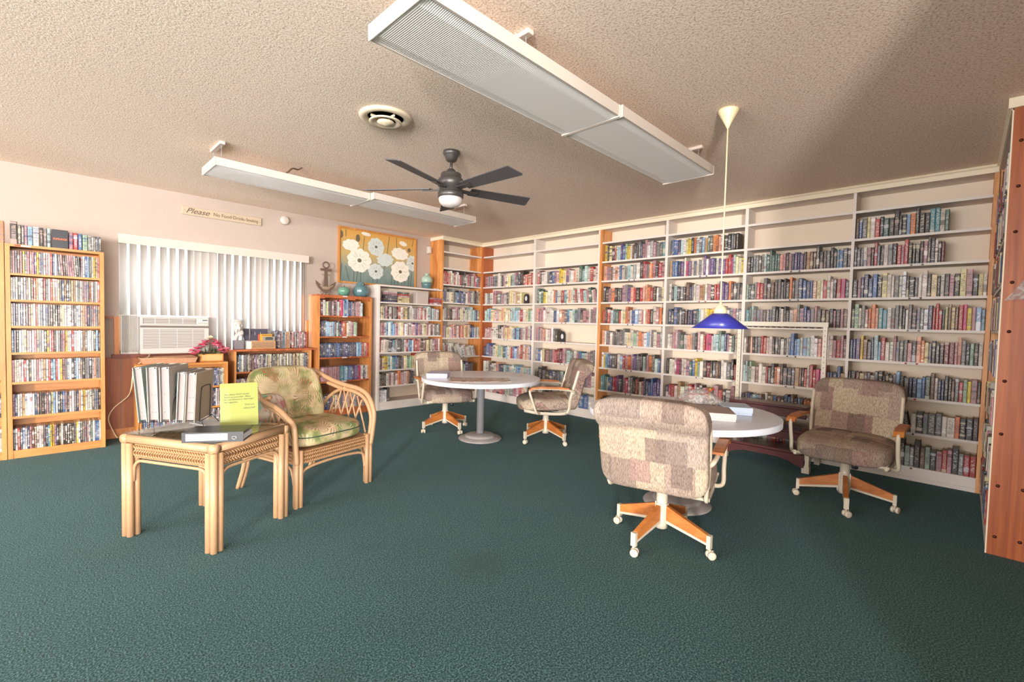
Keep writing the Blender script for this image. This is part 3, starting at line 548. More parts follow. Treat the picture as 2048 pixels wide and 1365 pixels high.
class BM:
    """mesh of printed books/cases with colour attributes"""
    def __init__(s): s.v=[];s.f=[];s.m=[];s.bc=[];s.bt=[];s.r=[];s.uv=[]
    def quad(s,vs,fs,mats,uvs,c,t_,r,M):
        b=len(s.v); s.v+=[tuple(M@Vector(v)) for v in vs]
        for f,m,uv in zip(fs,mats,uvs):
            s.f.append(tuple(b+i for i in f)); s.m.append(m); s.bc.append(c); s.bt.append(t_); s.r.append(r)
            s.uv += uv if uv else [(-1,-1)]*len(f)
    def item(s,w,d,h,c,t_,r,M,disc=False):
        ch=min(0.004,w*0.22)
        # outline seen from above: spine at y=0 with chamfered corners
        P=[(ch,0),(w-ch,0),(w,ch),(w,d),(0,d),(0,ch)]
        vs=[(x,y,0) for x,y in P]+[(x,y,h) for x,y in P]
        fs=[];ms=[];uvs=[]
        xs={0:0.0 if ch==0 else ch/w,1:1-ch/w,2:1.0,5:0.0}
        for i in range(6):
            j=(i+1)%6; fs.append((i,j,6+j,6+i)); ms.append(1 if (i==3 and not disc) else 0)
            if i in (0,1,5):
                ua=xs[i]; ub=xs[j]; uvs.append([(ua,0),(ub,0),(ub,1),(ua,1)])
            else: uvs.append(None)
        fs.append((5,4,3,2,1,0)); ms.append(0); uvs.append(None)
        if disc: fs.append((6,7,8,9,10,11)); ms.append(0); uvs.append(None)
        else:
            ct=min(0.0025,w*0.12); e=0.004; q=len(vs)
            vs+=[(ct,e,h),(w-ct,e,h),(w-ct,d,h),(ct,d,h),(ct,e,h-0.004),(w-ct,e,h-0.004),(w-ct,d,h-0.004),(ct,d,h-0.004)]
            fs+=[(6,7,q+1,q),(7,8,q+1),(8,9,q+2,q+1),(10,11,q,q+3),(11,6,q),(q,q+1,q+5,q+4),(q+1,q+2,q+6,q+5),(q+3,q,q+4,q+7),(q+4,q+5,q+6,q+7)]
            ms+=[0,0,0,0,0,0,0,0,1]; uvs+=[None]*9
        s.quad(vs,fs,ms,uvs,c,t_,r,M)
    def build(s,name,mats,loc=None):
        me=bpy.data.meshes.new(name); me.from_pydata(s.v,[],s.f); me.polygons.foreach_set('material_index',s.m)
        a=me.attributes.new('bc','FLOAT_COLOR','FACE'); a.data.foreach_set('color',[x for c in s.bc for x in (*c,1)])
        a=me.attributes.new('bt','FLOAT_COLOR','FACE'); a.data.foreach_set('color',[x for c in s.bt for x in (*c,1)])
        a=me.attributes.new('rnd','FLOAT','FACE'); a.data.foreach_set('value',s.r)
        u=me.uv_layers.new(name='UVMap'); u.data.foreach_set('uv',[x for p in s.uv for x in p]); me.update()
        for m in mats: me.materials.append(m)
        o=bpy.data.objects.new(name,me); COL.objects.link(o)
        if loc is not None: o.location=loc
        return o
REST=BM(); RESTD=BM()
BK=[M_book,M_page]; DK=[M_disc,M_disc]
def jit(c,rg,a=0.14):
    k=1+rg.uniform(-a,a); return tuple(min(0.95,max(0.01,x*k*(1+rg.uniform(-0.06,0.06)))) for x in lin(c))
def txtcol(c,rg):
    l=sum(c)/3; L=[(214,206,196),(196,184,160),(190,190,198),(176,150,140)] if l<130 else [(60,52,54),(120,50,50),(60,70,110),(96,92,92),(236,234,230)]
    return lin(rg.choice(L))
def fill(frame,u0,u1,z,codes,where=None,ext=1.0,hr=(0.152,0.178),dr=(0.108,0.135),inset=0.015,off=0.0,seed=0,disc=False,leans=None,tall=0.22,zgap=0.225,kind='book',grp=None):
    """one row of upright books; where = label text when each book is an object of its own"""
    rg=random.Random(seed*131+int(z*1000)+len(codes)); F=Matrix.Translation(frame[0])@Matrix.Rotation(frame[1],4,'Z')
    L=(u1-u0)*ext-off; ws=[rg.uniform(0.75,1.5) if not disc else rg.uniform(0.92,1.12) for _ in codes]; k=(L-0.0008*len(codes))/sum(ws); u=u0+off
    names={}
    for i,cc in enumerate(codes):
        w=ws[i]*k
        if cc=='.': u+=w; continue
        h=rg.uniform(*hr)
        if not disc and rg.random()<tall: h=rg.uniform(0.185,0.21)
        h=min(h,zgap); d=rg.uniform(*dr); ins=inset+rg.uniform(0,0.012)
        rgb=PAL[cc]; c=jit(rgb,rg); t_=txtcol(rgb,rg); r=rg.random()
        th=0.0
        if leans and leans[0]<=i<leans[1]: th=leans[2]
        elif not disc and rg.random()<0.04: th=rg.uniform(-0.03,0.03)
        M=Matrix.Translation((u,ins,z))@Matrix.Rotation(th,4,'Y')
        if th<0: M=Matrix.Translation((u+w,ins,z))@Matrix.Rotation(th,4,'Y')@Matrix.Translation((-w,0,0))
        if where:
            b=BM(); b.item(w,d,h,c,t_,r,F.to_3x3().to_4x4()@Matrix.Rotation(th,4,'Y'),disc)
            o=b.build('disc_case' if disc else 'book',DK if disc else BK,(F@M).translation)
            nm=('thick ' if w>0.036 and not disc else '')+('tall ' if h>0.185 and not disc else '')+CN[cc]
            tag(o,f'{nm} {"disc case" if disc else "book"}, {ordn(i+1)} from left on {where}',kind,grp)
            o['category']=kind
        else: (RESTD if disc else REST).item(w,d,h,c,t_,r,F@M,disc)
        u+=w+0.0008
FB=((0,0,0),-PI/2); 
def B(y): return -y       # u coordinate on the right-hand wall
FA=((0,-0.30,0),0.0)

# ------------------------------------------------------------ bookcases
ZS=[2.222,1.985,1.747,1.481,1.220,0.955,0.670,0.388,0.110]
def uprights(t,lst,D,Hh):
    for (a,b_,mat) in lst: pbox('side_panel',mat,t,a,b_,0,D,0,Hh)
def tags_on(t,uc,z,col):
    pass
def builtin(name,label,origin,rz,ups,bays,D,Htop=2.39,crown=True,zs=ZS,backmat=None,kick=True,tagc=True):
    t=thing(name,label,'bookcase',origin,rz)
    u0=min(a for a,_,_ in ups); u1=max(b_ for _,b_,_ in ups)
    uprights(t,ups,D,Htop)
    for (a,b_) in bays:
        pbox('back_board',backmat or M_back,t,a,b_,D-0.008,D,0.0,Htop)
        for i,z in enumerate(zs):
            pbox('shelf',M_white,t,a,b_,0.001,D-0.008,z-0.020,z)
            if tagc and i>=2:
                c_=(a+b_)/2-0.02; rg=random.Random(i*7+int(a*10))
                part('shelf_tag',lambda m:(m.box(c_,c_+0.05,-0.0008,0.001,z-0.019,z-0.004,0),m.box(c_-0.016,c_-0.002,-0.001,0.001,z-0.018,z-0.005,1),m.box(c_+0.052,c_+0.066,-0.001,0.001,z-0.018,z-0.005,1)),[M_paper,rg.choice((M_tile,M_black,M_ink))],t)
        pbox('top_board',M_white,t,a,b_,0.001,D-0.008,Htop-0.012,Htop)
        if kick: pbox('kick_board',M_white,t,a,b_,0.004,0.02,0,zs[-1]-0.020); pbox('kick_lip',M_white,t,a,b_,-0.004,0.004,0,0.030)
    if crown:
        part('crown',lambda m:m.prism([(-0.016,H-0.002),(-0.022,H-0.018),(-0.010,H-0.026),(-0.010,Htop-0.012),(0.0,Htop-0.012),(0.0,H-0.002)],u0,u1,'x'),M_crown,t)
        pbox('top_filler',M_crown,t,u0,u1,0.0,D,Htop,H-0.002)
    return t
# wall B, left unit (bays 1-2), right unit (bays 3-6); local x runs left to right as seen
builtin('built_in_bookcase','tall white built-in bookcase between the room corner and the orange post',(0,-0.30,0),-PI/2,
   [(0.0,0.022,M_red),(1.075,1.115,M_white),(2.16,2.182,M_white),(2.182,2.204,M_orange)],[(0.022,1.075),(1.115,2.16)],0.22)
builtin('built_in_bookcase','long white four-bay built-in bookcase on the right wall behind the blue lamp',(0,-0.30,0),-PI/2,
   [(2.2045,2.22,M_orange),(3.05,3.08,M_white),(3.88,3.91,M_white),(4.75,4.772,M_white),(5.59,5.617,M_orange)],[(2.22,3.05),(3.08,3.88),(3.91,4.75),(4.772,5.59)],0.22)
t=builtin('corner_bookcase','narrow tall corner bookcase with an orange wood side on the back wall',(0,-0.30,0),0,
   [(-0.79,-0.762,M_knotty),(-0.022,0.0,M_knotty)],[(-0.762,-0.022)],0.297,backmat=M_back)
# unit at the right edge, seen from its end
t=builtin('end_bookcase','tall bookcase at right edge with an orange wooden end panel and brown screws',(-0.03,-5.92,0),PI,
   [(0.0,0.025,M_orange),(1.25,1.277,M_endpanel)],[(0.025,1.25)],0.33,tagc=False)
pbox('edge_strip',M_crown,t,1.25,1.277,-0.006,0.0,0.0,2.39)
for z in ZS:
    for v in (0.028,0.12,0.24):
        mb=MB(); mb.M=Matrix.Translation((1.277,v+(0.004 if z>1 else 0),z-0.01))@Matrix.Rotation(PI/2,4,'Y'); mb.lathe([(0.009,0),(0.007,0.004),(0,0.005)],10); mb.build('screw_head',M_foil,t)
part('crown',lambda m:m.box(1.277,1.292,-0.022,0.33,2.385,H-0.002),M_crown,t)

def simple_case(name,label,x0,x1,yf,D,Hh,zs,mat,math_,back,th=0.022,left=True,right=True,apron=0.0,topover=0.0):
    t=thing(name,label,'bookcase',(x0,yf,0),0); W=x1-x0
    if left: pbox('side_panel',mat,t,0,th,0,D,0,Hh-0.02)
    if right: pbox('side_panel',mat,t,W-th,W,0,D,0,Hh-0.02)
    pbox('top_board',math_,t,-topover,W+topover,-topover*0.5,D,Hh-0.02,Hh)
    pbox('back_board',back,t,th,W-th,D-0.006,D,0.02,Hh-0.02)
    for z in zs: pbox('shelf',math_,t,th if left else 0,W-th if right else W,0.003,D-0.006,z-0.018,z)
    pbox('kick_board',math_,t,th if left else 0,W-th if right else W,0.006,0.02,0,zs[-1]-0.018)
    return t
LZ=[1.498,1.286,1.075,0.860,0.620,0.341,0.065]
t=simple_case('disc_bookcase','tall pine bookcase full of disc cases left of the window',-5.092,-4.502,-0.345,0.20,1.728,LZ,M_pine,M_pineh,M_pineh,th=0.028)
pbox('shelf_tag',[M_paper],t,0.09,0.145,-0.001,0,1.711,1.723); pbox('shelf_tag',[M_tile],t,0.055,0.088,-0.001,0,1.712,1.724)
t=simple_case('disc_bookcase','tall pine bookcase mostly cut off by the left edge of the picture',-5.70,-5.096,-0.345,0.20,1.728,LZ,M_pine,M_pineh,M_pineh,th=0.028)
simple_case('low_bookcase','low pine bookcase under the air conditioner behind the rattan table',-4.285,-3.555,-0.40,0.20,0.728,[0.49,0.285,0.085],M_pine,M_pineh,M_pineh,th=0.03)
simple_case('low_bookcase','low brown bookcase with a thick top under the right half of the window',-3.47,-2.66,-0.285,0.23,0.842,[0.602,0.345,0.075],M_orange,M_red,M_brownback,topover=0.05)
t=simple_case('pine_bookcase','orange wooden bookcase with scalloped top rail carrying the anchor ornament',-2.60,-1.895,-0.30,0.26,1.482,[1.232,0.980,0.726,0.432,0.085],M_knotty,M_red,M_brownback,th=0.03)
part('top_rail',lambda m:m.prism([(0.03,1.462),(0.675,1.462),(0.675,1.425),(0.62,1.425),(0.60,1.44),(0.48,1.448),(0.47,1.430),(0.40,1.43),(0.36,1.445),(0.10,1.445),(0.08,1.432),(0.03,1.432)],0.0,0.012,'y'),M_red,t)
for z in (1.482,1.232,0.980,0.726,0.432): pbox('shelf_tag',M_paper,t,0.31,0.37,-0.002,0.003,z-0.016,z-0.002)
WZ=[1.434,1.211,0.990,0.768,0.535,0.321,0.108]
t=simple_case('white_bookcase','white painted bookcase of romance paperbacks beside the pine one',-1.82,-0.795,-0.32,0.30,1.655,WZ,M_white,M_white,M_back,th=0.028,right=False)
pbox('shelf_tag',M_paper,t,0.20,0.26,-0.002,0.0,1.638,1.652)

# ---- the rows, coded left to right by spine colour
BAY={1:(B(-0.325),B(-1.372)),2:(B(-1.418),B(-2.458)),3:(B(-2.522),B(-3.348)),4:(B(-3.382),B(-4.178)),5:(B(-4.212),B(-5.048)),6:(B(-5.074),B(-5.888))}
R6={1:('ebGYwrkvkkkklokkkttwv',0.72),2:('GGGwPkrgkwgkrPrkkkkPGkwkm',0.70),3:('kPnnnbkYwwGwWkkGwwkYkwkPkYPkYw',1),4:('GVwgPooOttwggGkwGkggWnrrrkYeYeriyPll',1),
    5:('nnpyeknTlrwwPgGGPkOoYgkkkmmPOgkVkw',1),6:('kkmYegwgkkkkglkGnnlbvewnnkkeGrVyPk',1),7:('kekyreoymPkekwkgGGwwokkk',1),8:('kGwrgkgGWkkwkVgkeVkPrPkgrr',1)}
ROWN={1:'second shelf',2:'third shelf',3:'fourth shelf',4:'fifth shelf',5:'sixth shelf',6:'seventh shelf',7:'eighth shelf',8:'bottom shelf'}
for k,(codes,ext) in R6.items():
    fill(FB,*BAY[6],ZS[k],codes,where=ROWN[k]+' of rightmost bay',ext=ext,seed=60+k,leans=(9,13,-0.16) if k==7 else None,grp=None)
R5={2:('kkgGGGTvvvvvOPkPnpnpkEeekkkGkktbGk',1),3:('VkGgrrGeekGgkkoGgnbnbOYwrwwkrik',1),4:('tvTgggeggGkGwkkwOgPbpgPkeekPkPe',1),5:('wekOkGgrrwwkGkwkwbbblwlTWWOrwwPrPm',1),
    6:('TTgVwewwrGkoOkGkGEekrwrriirnnnbE',1),7:('kGblTlPkwwEbeknbeklkooOywkrrkgPr',1),8:('kGrgGTwPrrkrggPkkrkgwPrkg',1)}
for k,(codes,ext) in R5.items():
    fill(FB,*BAY[5],ZS[k],codes,where=(ROWN[k]+' of bay behind white frame') if k in (2,3) else None,ext=ext,seed=50+k,hr=(0.150,0.172),tall=0.12 if k==2 else 0.22)
R4={1:('nbbbnTWYykoTGlEvGooOwekkGkk',0.92),2:('EbbnpwipwgwgwpwppnwpprriTYwy',1),3:('wkTkgkenGwwEEwPkrrpppokGGk',1),4:('nGbkgkennnvTwYyyyoowwwgPgw',1),5:('wwPPgvwOOgkPwriiwTTvTnPwvwE',1),6:('kwwPikwwPvbyVwkmkkekwwGkrk',1),7:('nrrwEwwrrPwkPrykPrkwPG',1),8:('kgrwPgkkwgPrGgwwPkkg',1)}
R3={1:('ykYkrTTpbVywekkGnPPWgPgGt',1),2:('OPPewOwbwgTwgwkrPgoPkrP',1),3:('kkPokGkPgpOrkrOOorkwgY',1),4:('rkrTvvrwYoPwblwPwOrkwPok',1),5:('OwggwGGgGgwYwVwoOWlwgwPg',1),6:('WylbGGGwlrPoPppGgkTGPoGTbn',1),7:('ttvVbbripGnPrigGkrewPnnbbpppb',1),8:('kkrgwPkkgrPwgkkPrwggk',1)}
R2={2:('rewwgnbPPyyYPwwOwvTTwrww',1),3:('vVvyYwwwobwwrtwOwTrvwrTPvwPg',1),4:('OPPwwwwwnbwOOGlwTvgkPPwgPv',1),5:('PgwPOOwwPWGk',0.38),6:('gbwYePeGPrmmPgTTGwPbTwPGg',1),7:('kkGknGnGTkvyyYVbVgPw',1),8:('wwkkkwwwkkwbbw',1)}
R1={2:('PPgPggwwkPwYgTPGnkrOrOr',1),3:('wggwPeggPwkYYwEEY',0.78),4:('TTlYOwPYOYwYTTllwrwYVT',1),5:('PPPwwwwGGwPYOYwlnlkPwPwp',1),6:('nbpgwYVTYvlwwrblPwrwOwb',1),7:('wwGewwOnnTlwTwllwTwl',1),8:('wPwPPkrOwgPPrOwk',1)}
for bay,R in ((4,R4),(3,R3),(2,R2),(1,R1)):
    for k,(codes,ext) in R.items():
        fill(FB,*BAY[bay],ZS[k],codes,ext=ext,seed=bay*10+k,leans=(20,27,-0.12) if (bay,k)==(2,3) else ((0,5,0.12) if (bay,k)==(1,5) else None),off=0.02)
RA={2:('PrrOwwrwPwrkGkwrgwPivP',1),3:('bgwwYgTbnbnwPgwgkew',1),4:('wgGekwwPwYwwVwTTbeg',1),5:('PPgYwPOPwrOrYOYnbwgw',1),6:('wPwwgwwWwwww',0.92),7:('gwPwVGTYgVTpgG',0.85),8:('wgPkwgwwPg',0.8)}
for k,(codes,ext) in RA.items(): fill(FA,-0.760,-0.024,ZS[k],codes,ext=ext,seed=k,leans=(4,12,-0.30) if k==6 else None)
RW={1:('wYgPkwkgGkrwEYkwwwPgPwrwPwTgTPwg',0.97),2:('wPwlWllPwYPWPwPPpPPwYPwPwGwg',1),3:('rwwwkntggkkgwrlbTrrrPkePYewgPPw',1),4:('PgYyTwtbgkgYVVYYrirrPkPgwPGgw',1),5:('wgekwPwgPoPwOekwTGwVvPgwPkrwg',1)}
FW=((-1.79,-0.32,0),0.0)
for k,(codes,ext) in RW.items(): fill(FW,0,0.992,WZ[k],codes,ext=ext,seed=30+k,leans=(0,6,0.07) if k==3 else None,tall=0.05)
fill(FW,0.0,0.13,WZ[6],'WWWWW',seed=5,tall=0,hr=(0.15,0.155)); fill(FW,0.135,0.165,WZ[6],'k',seed=6,tall=0,hr=(0.18,0.19))
RO={0:('PmwVYgGPkPTrilblnbPPGPPwT',0.87),1:('knGllTlGTGnrrowwPVV',0.76),2:('nnnnnbnnnbbnnpnnnGnnlllrOwr',1),3:('PPPPPPPPPPPPPttlllbbbnpppriwwkww',1),4:('npnnpYwwgPYwOrwgPEgP',1)}
OZ=[1.232,0.980,0.726,0.432,0.085]; FO=((-2.57,-0.30,0),0.0)
for k,(codes,ext) in RO.items(): fill(FO,0,0.642,OZ[k],codes,ext=ext,seed=70+k,hr=(0.165,0.19) if k<2 else (0.168,0.174),tall=0.1 if k<2 else 0.0)
FC=((-0.03,-5.92,0),PI)
rg=random.Random(5)
for k in range(1,9): fill(FC,0.03,1.245,ZS[k],''.join(rg.choice('wkgrPYbGwwke') for _ in range(40)),seed=90+k,inset=-0.012,ext=0.95,tall=0.3)
# disc cases: the left pine bookcase, case by case
rg=random.Random(11); DC='wwwWWggGGkkPPYEnbOrwwgGkWPly'
LN=['top','second','third','fourth','fifth','sixth','bottom']
FL=((-5.064,-0.345,0),0.0)
for i,z in enumerate(LZ):
    n=38; codes=''.join(rg.choice(DC if i>1 else 'wgPGEkPwYwrb') for _ in range(n))
    if i==0: codes='GPge'+'PyGPOPpyGgwPwrbWgGPeGPPPwkggWblGwyYP'
    if i==6: codes='kwrGbwnPeewPwgktyyPkewkkkkkgyWkGgPwvwbbww'[:40]
    fill(FL,0,0.534,z,codes,where=LN[i]+' shelf of pine disc bookcase',disc=True,hr=(0.176,0.182),dr=(0.13,0.136),inset=0.008,seed=i,kind='disc case',leans=(20,31,-0.05) if i==0 else None,zgap=0.19)
FL2=((-5.672,-0.345,0),0.0)
for i,z in enumerate(LZ):
    if i==3 or i==4: continue
    fill(FL2,0,0.55,z,''.join(rg.choice(DC) for _ in range(38)),disc=True,hr=(0.176,0.182),dr=(0.13,0.136),inset=0.008,seed=20+i,zgap=0.19)
for i,z in enumerate([0.49,0.285,0.085]): fill(((-4.255,-0.40,0),0.0),0,0.67,z,''.join(rg.choice('wgGknwPlbkW') for _ in range(46)),disc=True,hr=(0.172,0.178),dr=(0.13,0.136),inset=0.01,seed=40+i,zgap=0.18)
for i,z in enumerate([0.602,0.345,0.075]): fill(((-3.448,-0.285,0),0.0),0,0.765,z,''.join(rg.choice('wwgGkPwnYwekl') for _ in range(52)),disc=True,hr=(0.178,0.184),dr=(0.13,0.136),inset=0.01,seed=44+i,zgap=0.20)
# thick box sets on the low brown bookcase
fill(((-3.03,-0.20,0),0.0),0,0.36,0.842,'gnGgglEEEkrggePPkmr',where='low brown bookcase top beside the wicker chest',disc=True,hr=(0.185,0.20),dr=(0.13,0.136),seed=48,kind='disc case',zgap=0.2)
tag(REST.build('shelved_books',BK),'all the other books filling the wall shelves left of the rightmost bays','books',kind='stuff')
tag(RESTD.build('shelved_disc_cases',DK),'all the other disc cases packed in the low cases','disc cases',kind='stuff')

# items along the top of the left bookcase
def boxset(x0,x1,z1,code,label,lean=0,name='disc_box_set',txt=None,yf=-0.31):
    b=BM(); rg2=random.Random(int(x0*1000)); w=x1-x0; b.item(w,0.13,z1-1.729,jit(PAL[code],rg2,0.03),txtcol(PAL[code],rg2),rg2.random(),Matrix.Identity(4),True)
    o=b.build(name,DK,(x0,yf,1.7285)); tag(o,label,'box set'); return o
boxset(-5.135,-5.094,1.905,'o','orange disc set at the far left on top of the pine bookcases')
boxset(-5.062,-5.022,1.912,'k','tall black wide disc set on top of the pine bookcase')
for i,c in enumerate('GGP'): boxset(-5.018+i*0.018,-5.002+i*0.018,1.889,c,['first','second','third'][i]+' thin case right of the tall black set on the pine bookcase')
boxset(-4.963,-4.937,1.882,'l','light blue and yellow disc set on top of the pine bookcase')
boxset(-4.933,-4.899,1.886,'w','cream disc set left of three dark ones on the pine bookcase')
for i,c in enumerate('kGT'): boxset(-4.896+i*0.022,-4.876+i*0.022,1.885,c,['black','dark grey','pale aqua'][i]+' disc set just left of the wide black box')
t=thing('disc_box_set','wide black disc box with orange lettering on the pine bookcase','box set',(-4.812,-0.31,1.7285))
# wide box faces the room; it fills the gap between the narrow sets
t.location=(-4.826,-0.318,1.7285); pbox('box',M_black,t,0,0.0995+0.0005,0,0.14,0,0.155,bev=0.002)
lettering('SOPRANOS',0.021,plain('orange_print',(232,110,70),0.5),t,T(0.05,-0.001,0.07),align='CENTER',sx=0.78,offset=0.0006)
boxset(-4.722,-4.697,1.876,'P','lilac disc set right of the wide black box'); bpy.data.objects[-1 if False else 'disc_box_set'].name
boxset(-4.694,-4.667,1.873,'r','orange red disc set on the pine bookcase'); boxset(-4.664,-4.640,1.870,'b','blue disc set between the red and the green ones'); boxset(-4.636,-4.604,1.868,'V','olive green disc set on the pine bookcase')
for i in range(7): boxset(-4.600+i*0.0118,-4.5895+i*0.0118,1.862,'gGgGGgG'[i],f'{ordn(i+1)} of seven thin grey cases at the right end of the pine bookcase top')

# stacked paperbacks on the top shelf of the white bookcase
def flatstack(x,y,z,codes,wide,dep,rz,lab):
    for i,c in enumerate(codes):
        rg2=random.Random(int(x*991)+i); th=rg2.uniform(0.021,0.027); b=BM()
        M=Matrix.Rotation(rz+rg2.uniform(-0.05,0.05),4,'Z')@Matrix.Rotation(-PI/2,4,'Y')@Matrix.Translation((0,0,-wide))
        M=Matrix.Rotation(rz+rg2.uniform(-0.05,0.05),4,'Z')@Matrix(((0,0,1,-wide/2),(0,1,0,0),(-1,0,0,th),(0,0,0,1)))
        b.item(th,dep,wide,jit(PAL[c],rg2,0.05),txtcol(PAL[c],rg2),rg2.random(),M)
        o=b.build('book',BK,(x+rg2.uniform(-0.004,0.004),y,z)); tag(o,f'{CN[c]} paperback, {ordn(i+1)} from the bottom of {lab}','book'); z+=th+0.0006
fill(FW,0.0,0.105,WZ[0],'kGGk',seed=8,tall=0,hr=(0.165,0.17))
flatstack(-1.61,-0.30,WZ[0],'nGnGPw',0.17,0.11,0,'stack beside upright dark books on white bookcase')
flatstack(-1.425,-0.30,WZ[0],'YYYPrv',0.17,0.11,0,'middle stack on white bookcase')
fill(FW,0.465,0.57,WZ[0],'ekGGk',seed=9,tall=0,hr=(0.16,0.165))
flatstack(-0.885,-0.315,WZ[0],'PrrP',0.17,0.12,0,'stack at right end of white bookcase')
mb=MB(); mb.bbox(-1.215,-1.02,-0.30,-0.20,WZ[0],WZ[0]+0.165,b=0.003); tag(mb.build('grey_file_box',plain('grey_card',(186,172,164),0.7)),'plain grey file box on the top shelf of the white bookcase','box')
# dark oval portrait covers standing on the corner bays
def portrait(y,z,lab):
    t=thing('framed_portrait',lab,'picture',(0.03,y,z),-PI/2); part('frame',lambda m:m.prism([(0,0),(0.085,0),(0.085,0.10),(0.075,0.125),(0.06,0.14),(0.025,0.14),(0.01,0.125),(0,0.10)],0,0.02,'y'),M_black,t)
    part('oval',lambda m:m.prism([(0.0425+0.022*math.cos(-a),0.075+0.035*math.sin(-a)) for a in [2*PI*i/16 for i in range(16)]],-0.0015,0.0,'y'),M_paper,t)
portrait(-1.18,ZS[3],'small dark frame with a pale oval at the right end of the fifth row'); portrait(-1.86,ZS[5],'small dark arched frame beside a half-empty shelf')

# ------------------------------------------------------------ ceiling fixtures
def fixture(x0,x1,y0,y1,z0,lab):
    t=thing('ceiling_light',lab,'ceiling light',(x0,y0,z0)); L=x1-x0; Wd=y1-y0; HH=0.060
    part('housing',lambda m:(m.box(0.008,L-0.008,0,0.010,0.004,HH),m.box(0.008,L-0.008,Wd-0.010,Wd,0.004,HH),m.box(0.008,L-0.008,0.010,Wd-0.010,HH-0.01,HH)),M_fix,t)
    part('end_cap',lambda m:m.bbox(0,0.008,-0.002,Wd+0.002,-0.002,HH+0.002,0.002),M_fix,t); part('end_cap',lambda m:m.bbox(L-0.008,L,-0.002,Wd+0.002,-0.002,HH+0.002,0.002),M_fix,t)
    P=[(0.010,0.006),(0.035,0.004),(0.06,0.0),(Wd/2,-0.001),(Wd-0.06,0.0),(Wd-0.035,0.004),(Wd-0.010,0.006)]
    def df(m):
        vs=[];fs=[]
        for y,z in P: vs+=[(0.009,y,z),(L-0.009,y,z)]
        for i in range(len(P)-1): fs.append((2*i+1,2*i,2*i+2,2*i+3))
        m.add(vs,fs,0,False)
    part('diffuser',df,M_diff,t)
def bracket(x,y0,y1,zf,lab):
    t=thing('ceiling_bracket',lab,'bracket',(x,y0,H))
    part('channel',lambda m:m.bbox(-0.018,0.018,0,y1-y0,-0.022,-0.001,0.003),M_fix,t)
    for yy in (0.03,(y1-y0)-0.03):
        def ch(m):
            z=-0.022; k=0
            while z>zf-H+0.005:
                if k%2: m.tube([(0.003*math.cos(a),yy,z-0.006+0.006*math.sin(a)) for a in [2*PI*i/8 for i in range(8)]],0.0009,4,True)
                else: m.tube([(0,yy+0.003*math.cos(a),z-0.006+0.006*math.sin(a)) for a in [2*PI*i/8 for i in range(8)]],0.0009,4,True)
                z-=0.010; k+=1
        part('chain',ch,M_grey,t)
fixture(-4.008,-2.800,-4.463,-4.087,2.27,'large near fluorescent ceiling fixture reaching the top edge')
fixture(-2.796,-1.582,-4.475,-4.097,2.27,'ceiling fixture joined end to end to the large near one, by the pendant')
fixture(-4.02,-2.812,-1.91,-1.54,2.27,'fluorescent ceiling fixture nearest the window, brightly lit at its left end')
fixture(-2.808,-1.60,-1.965,-1.60,2.27,'fluorescent ceiling fixture behind the fan, above the painting')
bracket(-3.44,-4.42,-4.18,2.337,'short ceiling bracket behind the large near fixture'); bracket(-1.72,-4.45,-4.15,2.337,'ceiling bracket with chains at the pendant end of the near fixture')
bracket(-3.98,-1.95,-1.68,2.337,'ceiling bracket with chains at the window end of the far fixture'); bracket(-1.74,-1.96,-1.69,2.337,'ceiling bracket with chains behind the fan blade')
mb=MB(); mb.tube(spline([(-3.52,-1.83,2.34),(-3.50,-1.86,2.36),(-3.46,-1.84,2.40),(-3.40,-1.80,2.415),(-3.37,-1.80,2.438)],5),0.006,6); tag(mb.build('ceiling_cable',M_ink),'short brown cable between far ceiling fixture and ceiling','cable')

# ------------------------------------------------------------ ceiling vent
t=thing('ceiling_vent','round cream ceiling vent with concentric rings','vent',(-3.405,-3.185,H))
part('flange',lambda m:m.lathe([(0.158,-0.001),(0.158,-0.008),(0.150,-0.018),(0.120,-0.020),(0.108,-0.010),(0.108,-0.001)],40),M_vent,t)
part('duct',lambda m:m.lathe([(0.107,-0.003),(0.0,-0.003)],40),M_darkhole,t)
part('ring',lambda m:m.lathe([(0.060,-0.020),(0.095,-0.030),(0.099,-0.034),(0.095,-0.040),(0.062,-0.030),(0.060,-0.020)],36),M_vent,t)
part('centre_cone',lambda m:m.lathe([(0.050,-0.030),(0.053,-0.036),(0.030,-0.046),(0.010,-0.052),(0,-0.053)],28),M_vent,t)
part('spider',lambda m:[m.box(-0.003,0.003,-0.1,0.1,-0.026,-0.012),m.box(-0.1,0.1,-0.003,0.003,-0.026,-0.012)],M_vent,t)

# ------------------------------------------------------------ ceiling fan
t=thing('ceiling_fan','dark bronze ceiling fan with five grey blades and an opal light','ceiling fan',(-2.779,-3.037,H))
part('canopy',lambda m:m.lathe([(0.060,-0.001),(0.062,-0.02),(0.055,-0.030),(0.048,-0.040),(0.040,-0.065),(0.026,-0.076),(0.0,-0.078)],28),M_bronze,t)
part('downrod',lambda m:m.lathe([(0.011,-0.07),(0.011,-0.16)],12),M_bronze,t)
part('motor_housing',lambda m:m.lathe([(0.013,-0.125),(0.030,-0.135),(0.034,-0.150),(0.050,-0.158),(0.072,-0.163),(0.076,-0.172),(0.076,-0.195),(0.090,-0.205),(0.094,-0.212),(0.094,-0.255),(0.084,-0.262),(0.084,-0.300),(0.0,-0.301)],36),M_bronze,t)
part('light_ring',lambda m:m.lathe([(0.090,-0.302),(0.094,-0.306),(0.094,-0.335),(0.086,-0.340),(0.0,-0.340)],36),M_bronze,t)
part('light_bowl',lambda m:m.lathe([(0.086,-0.340),(0.088,-0.352),(0.082,-0.375),(0.062,-0.395),(0.030,-0.405),(0,-0.408)],32),M_opal,t)
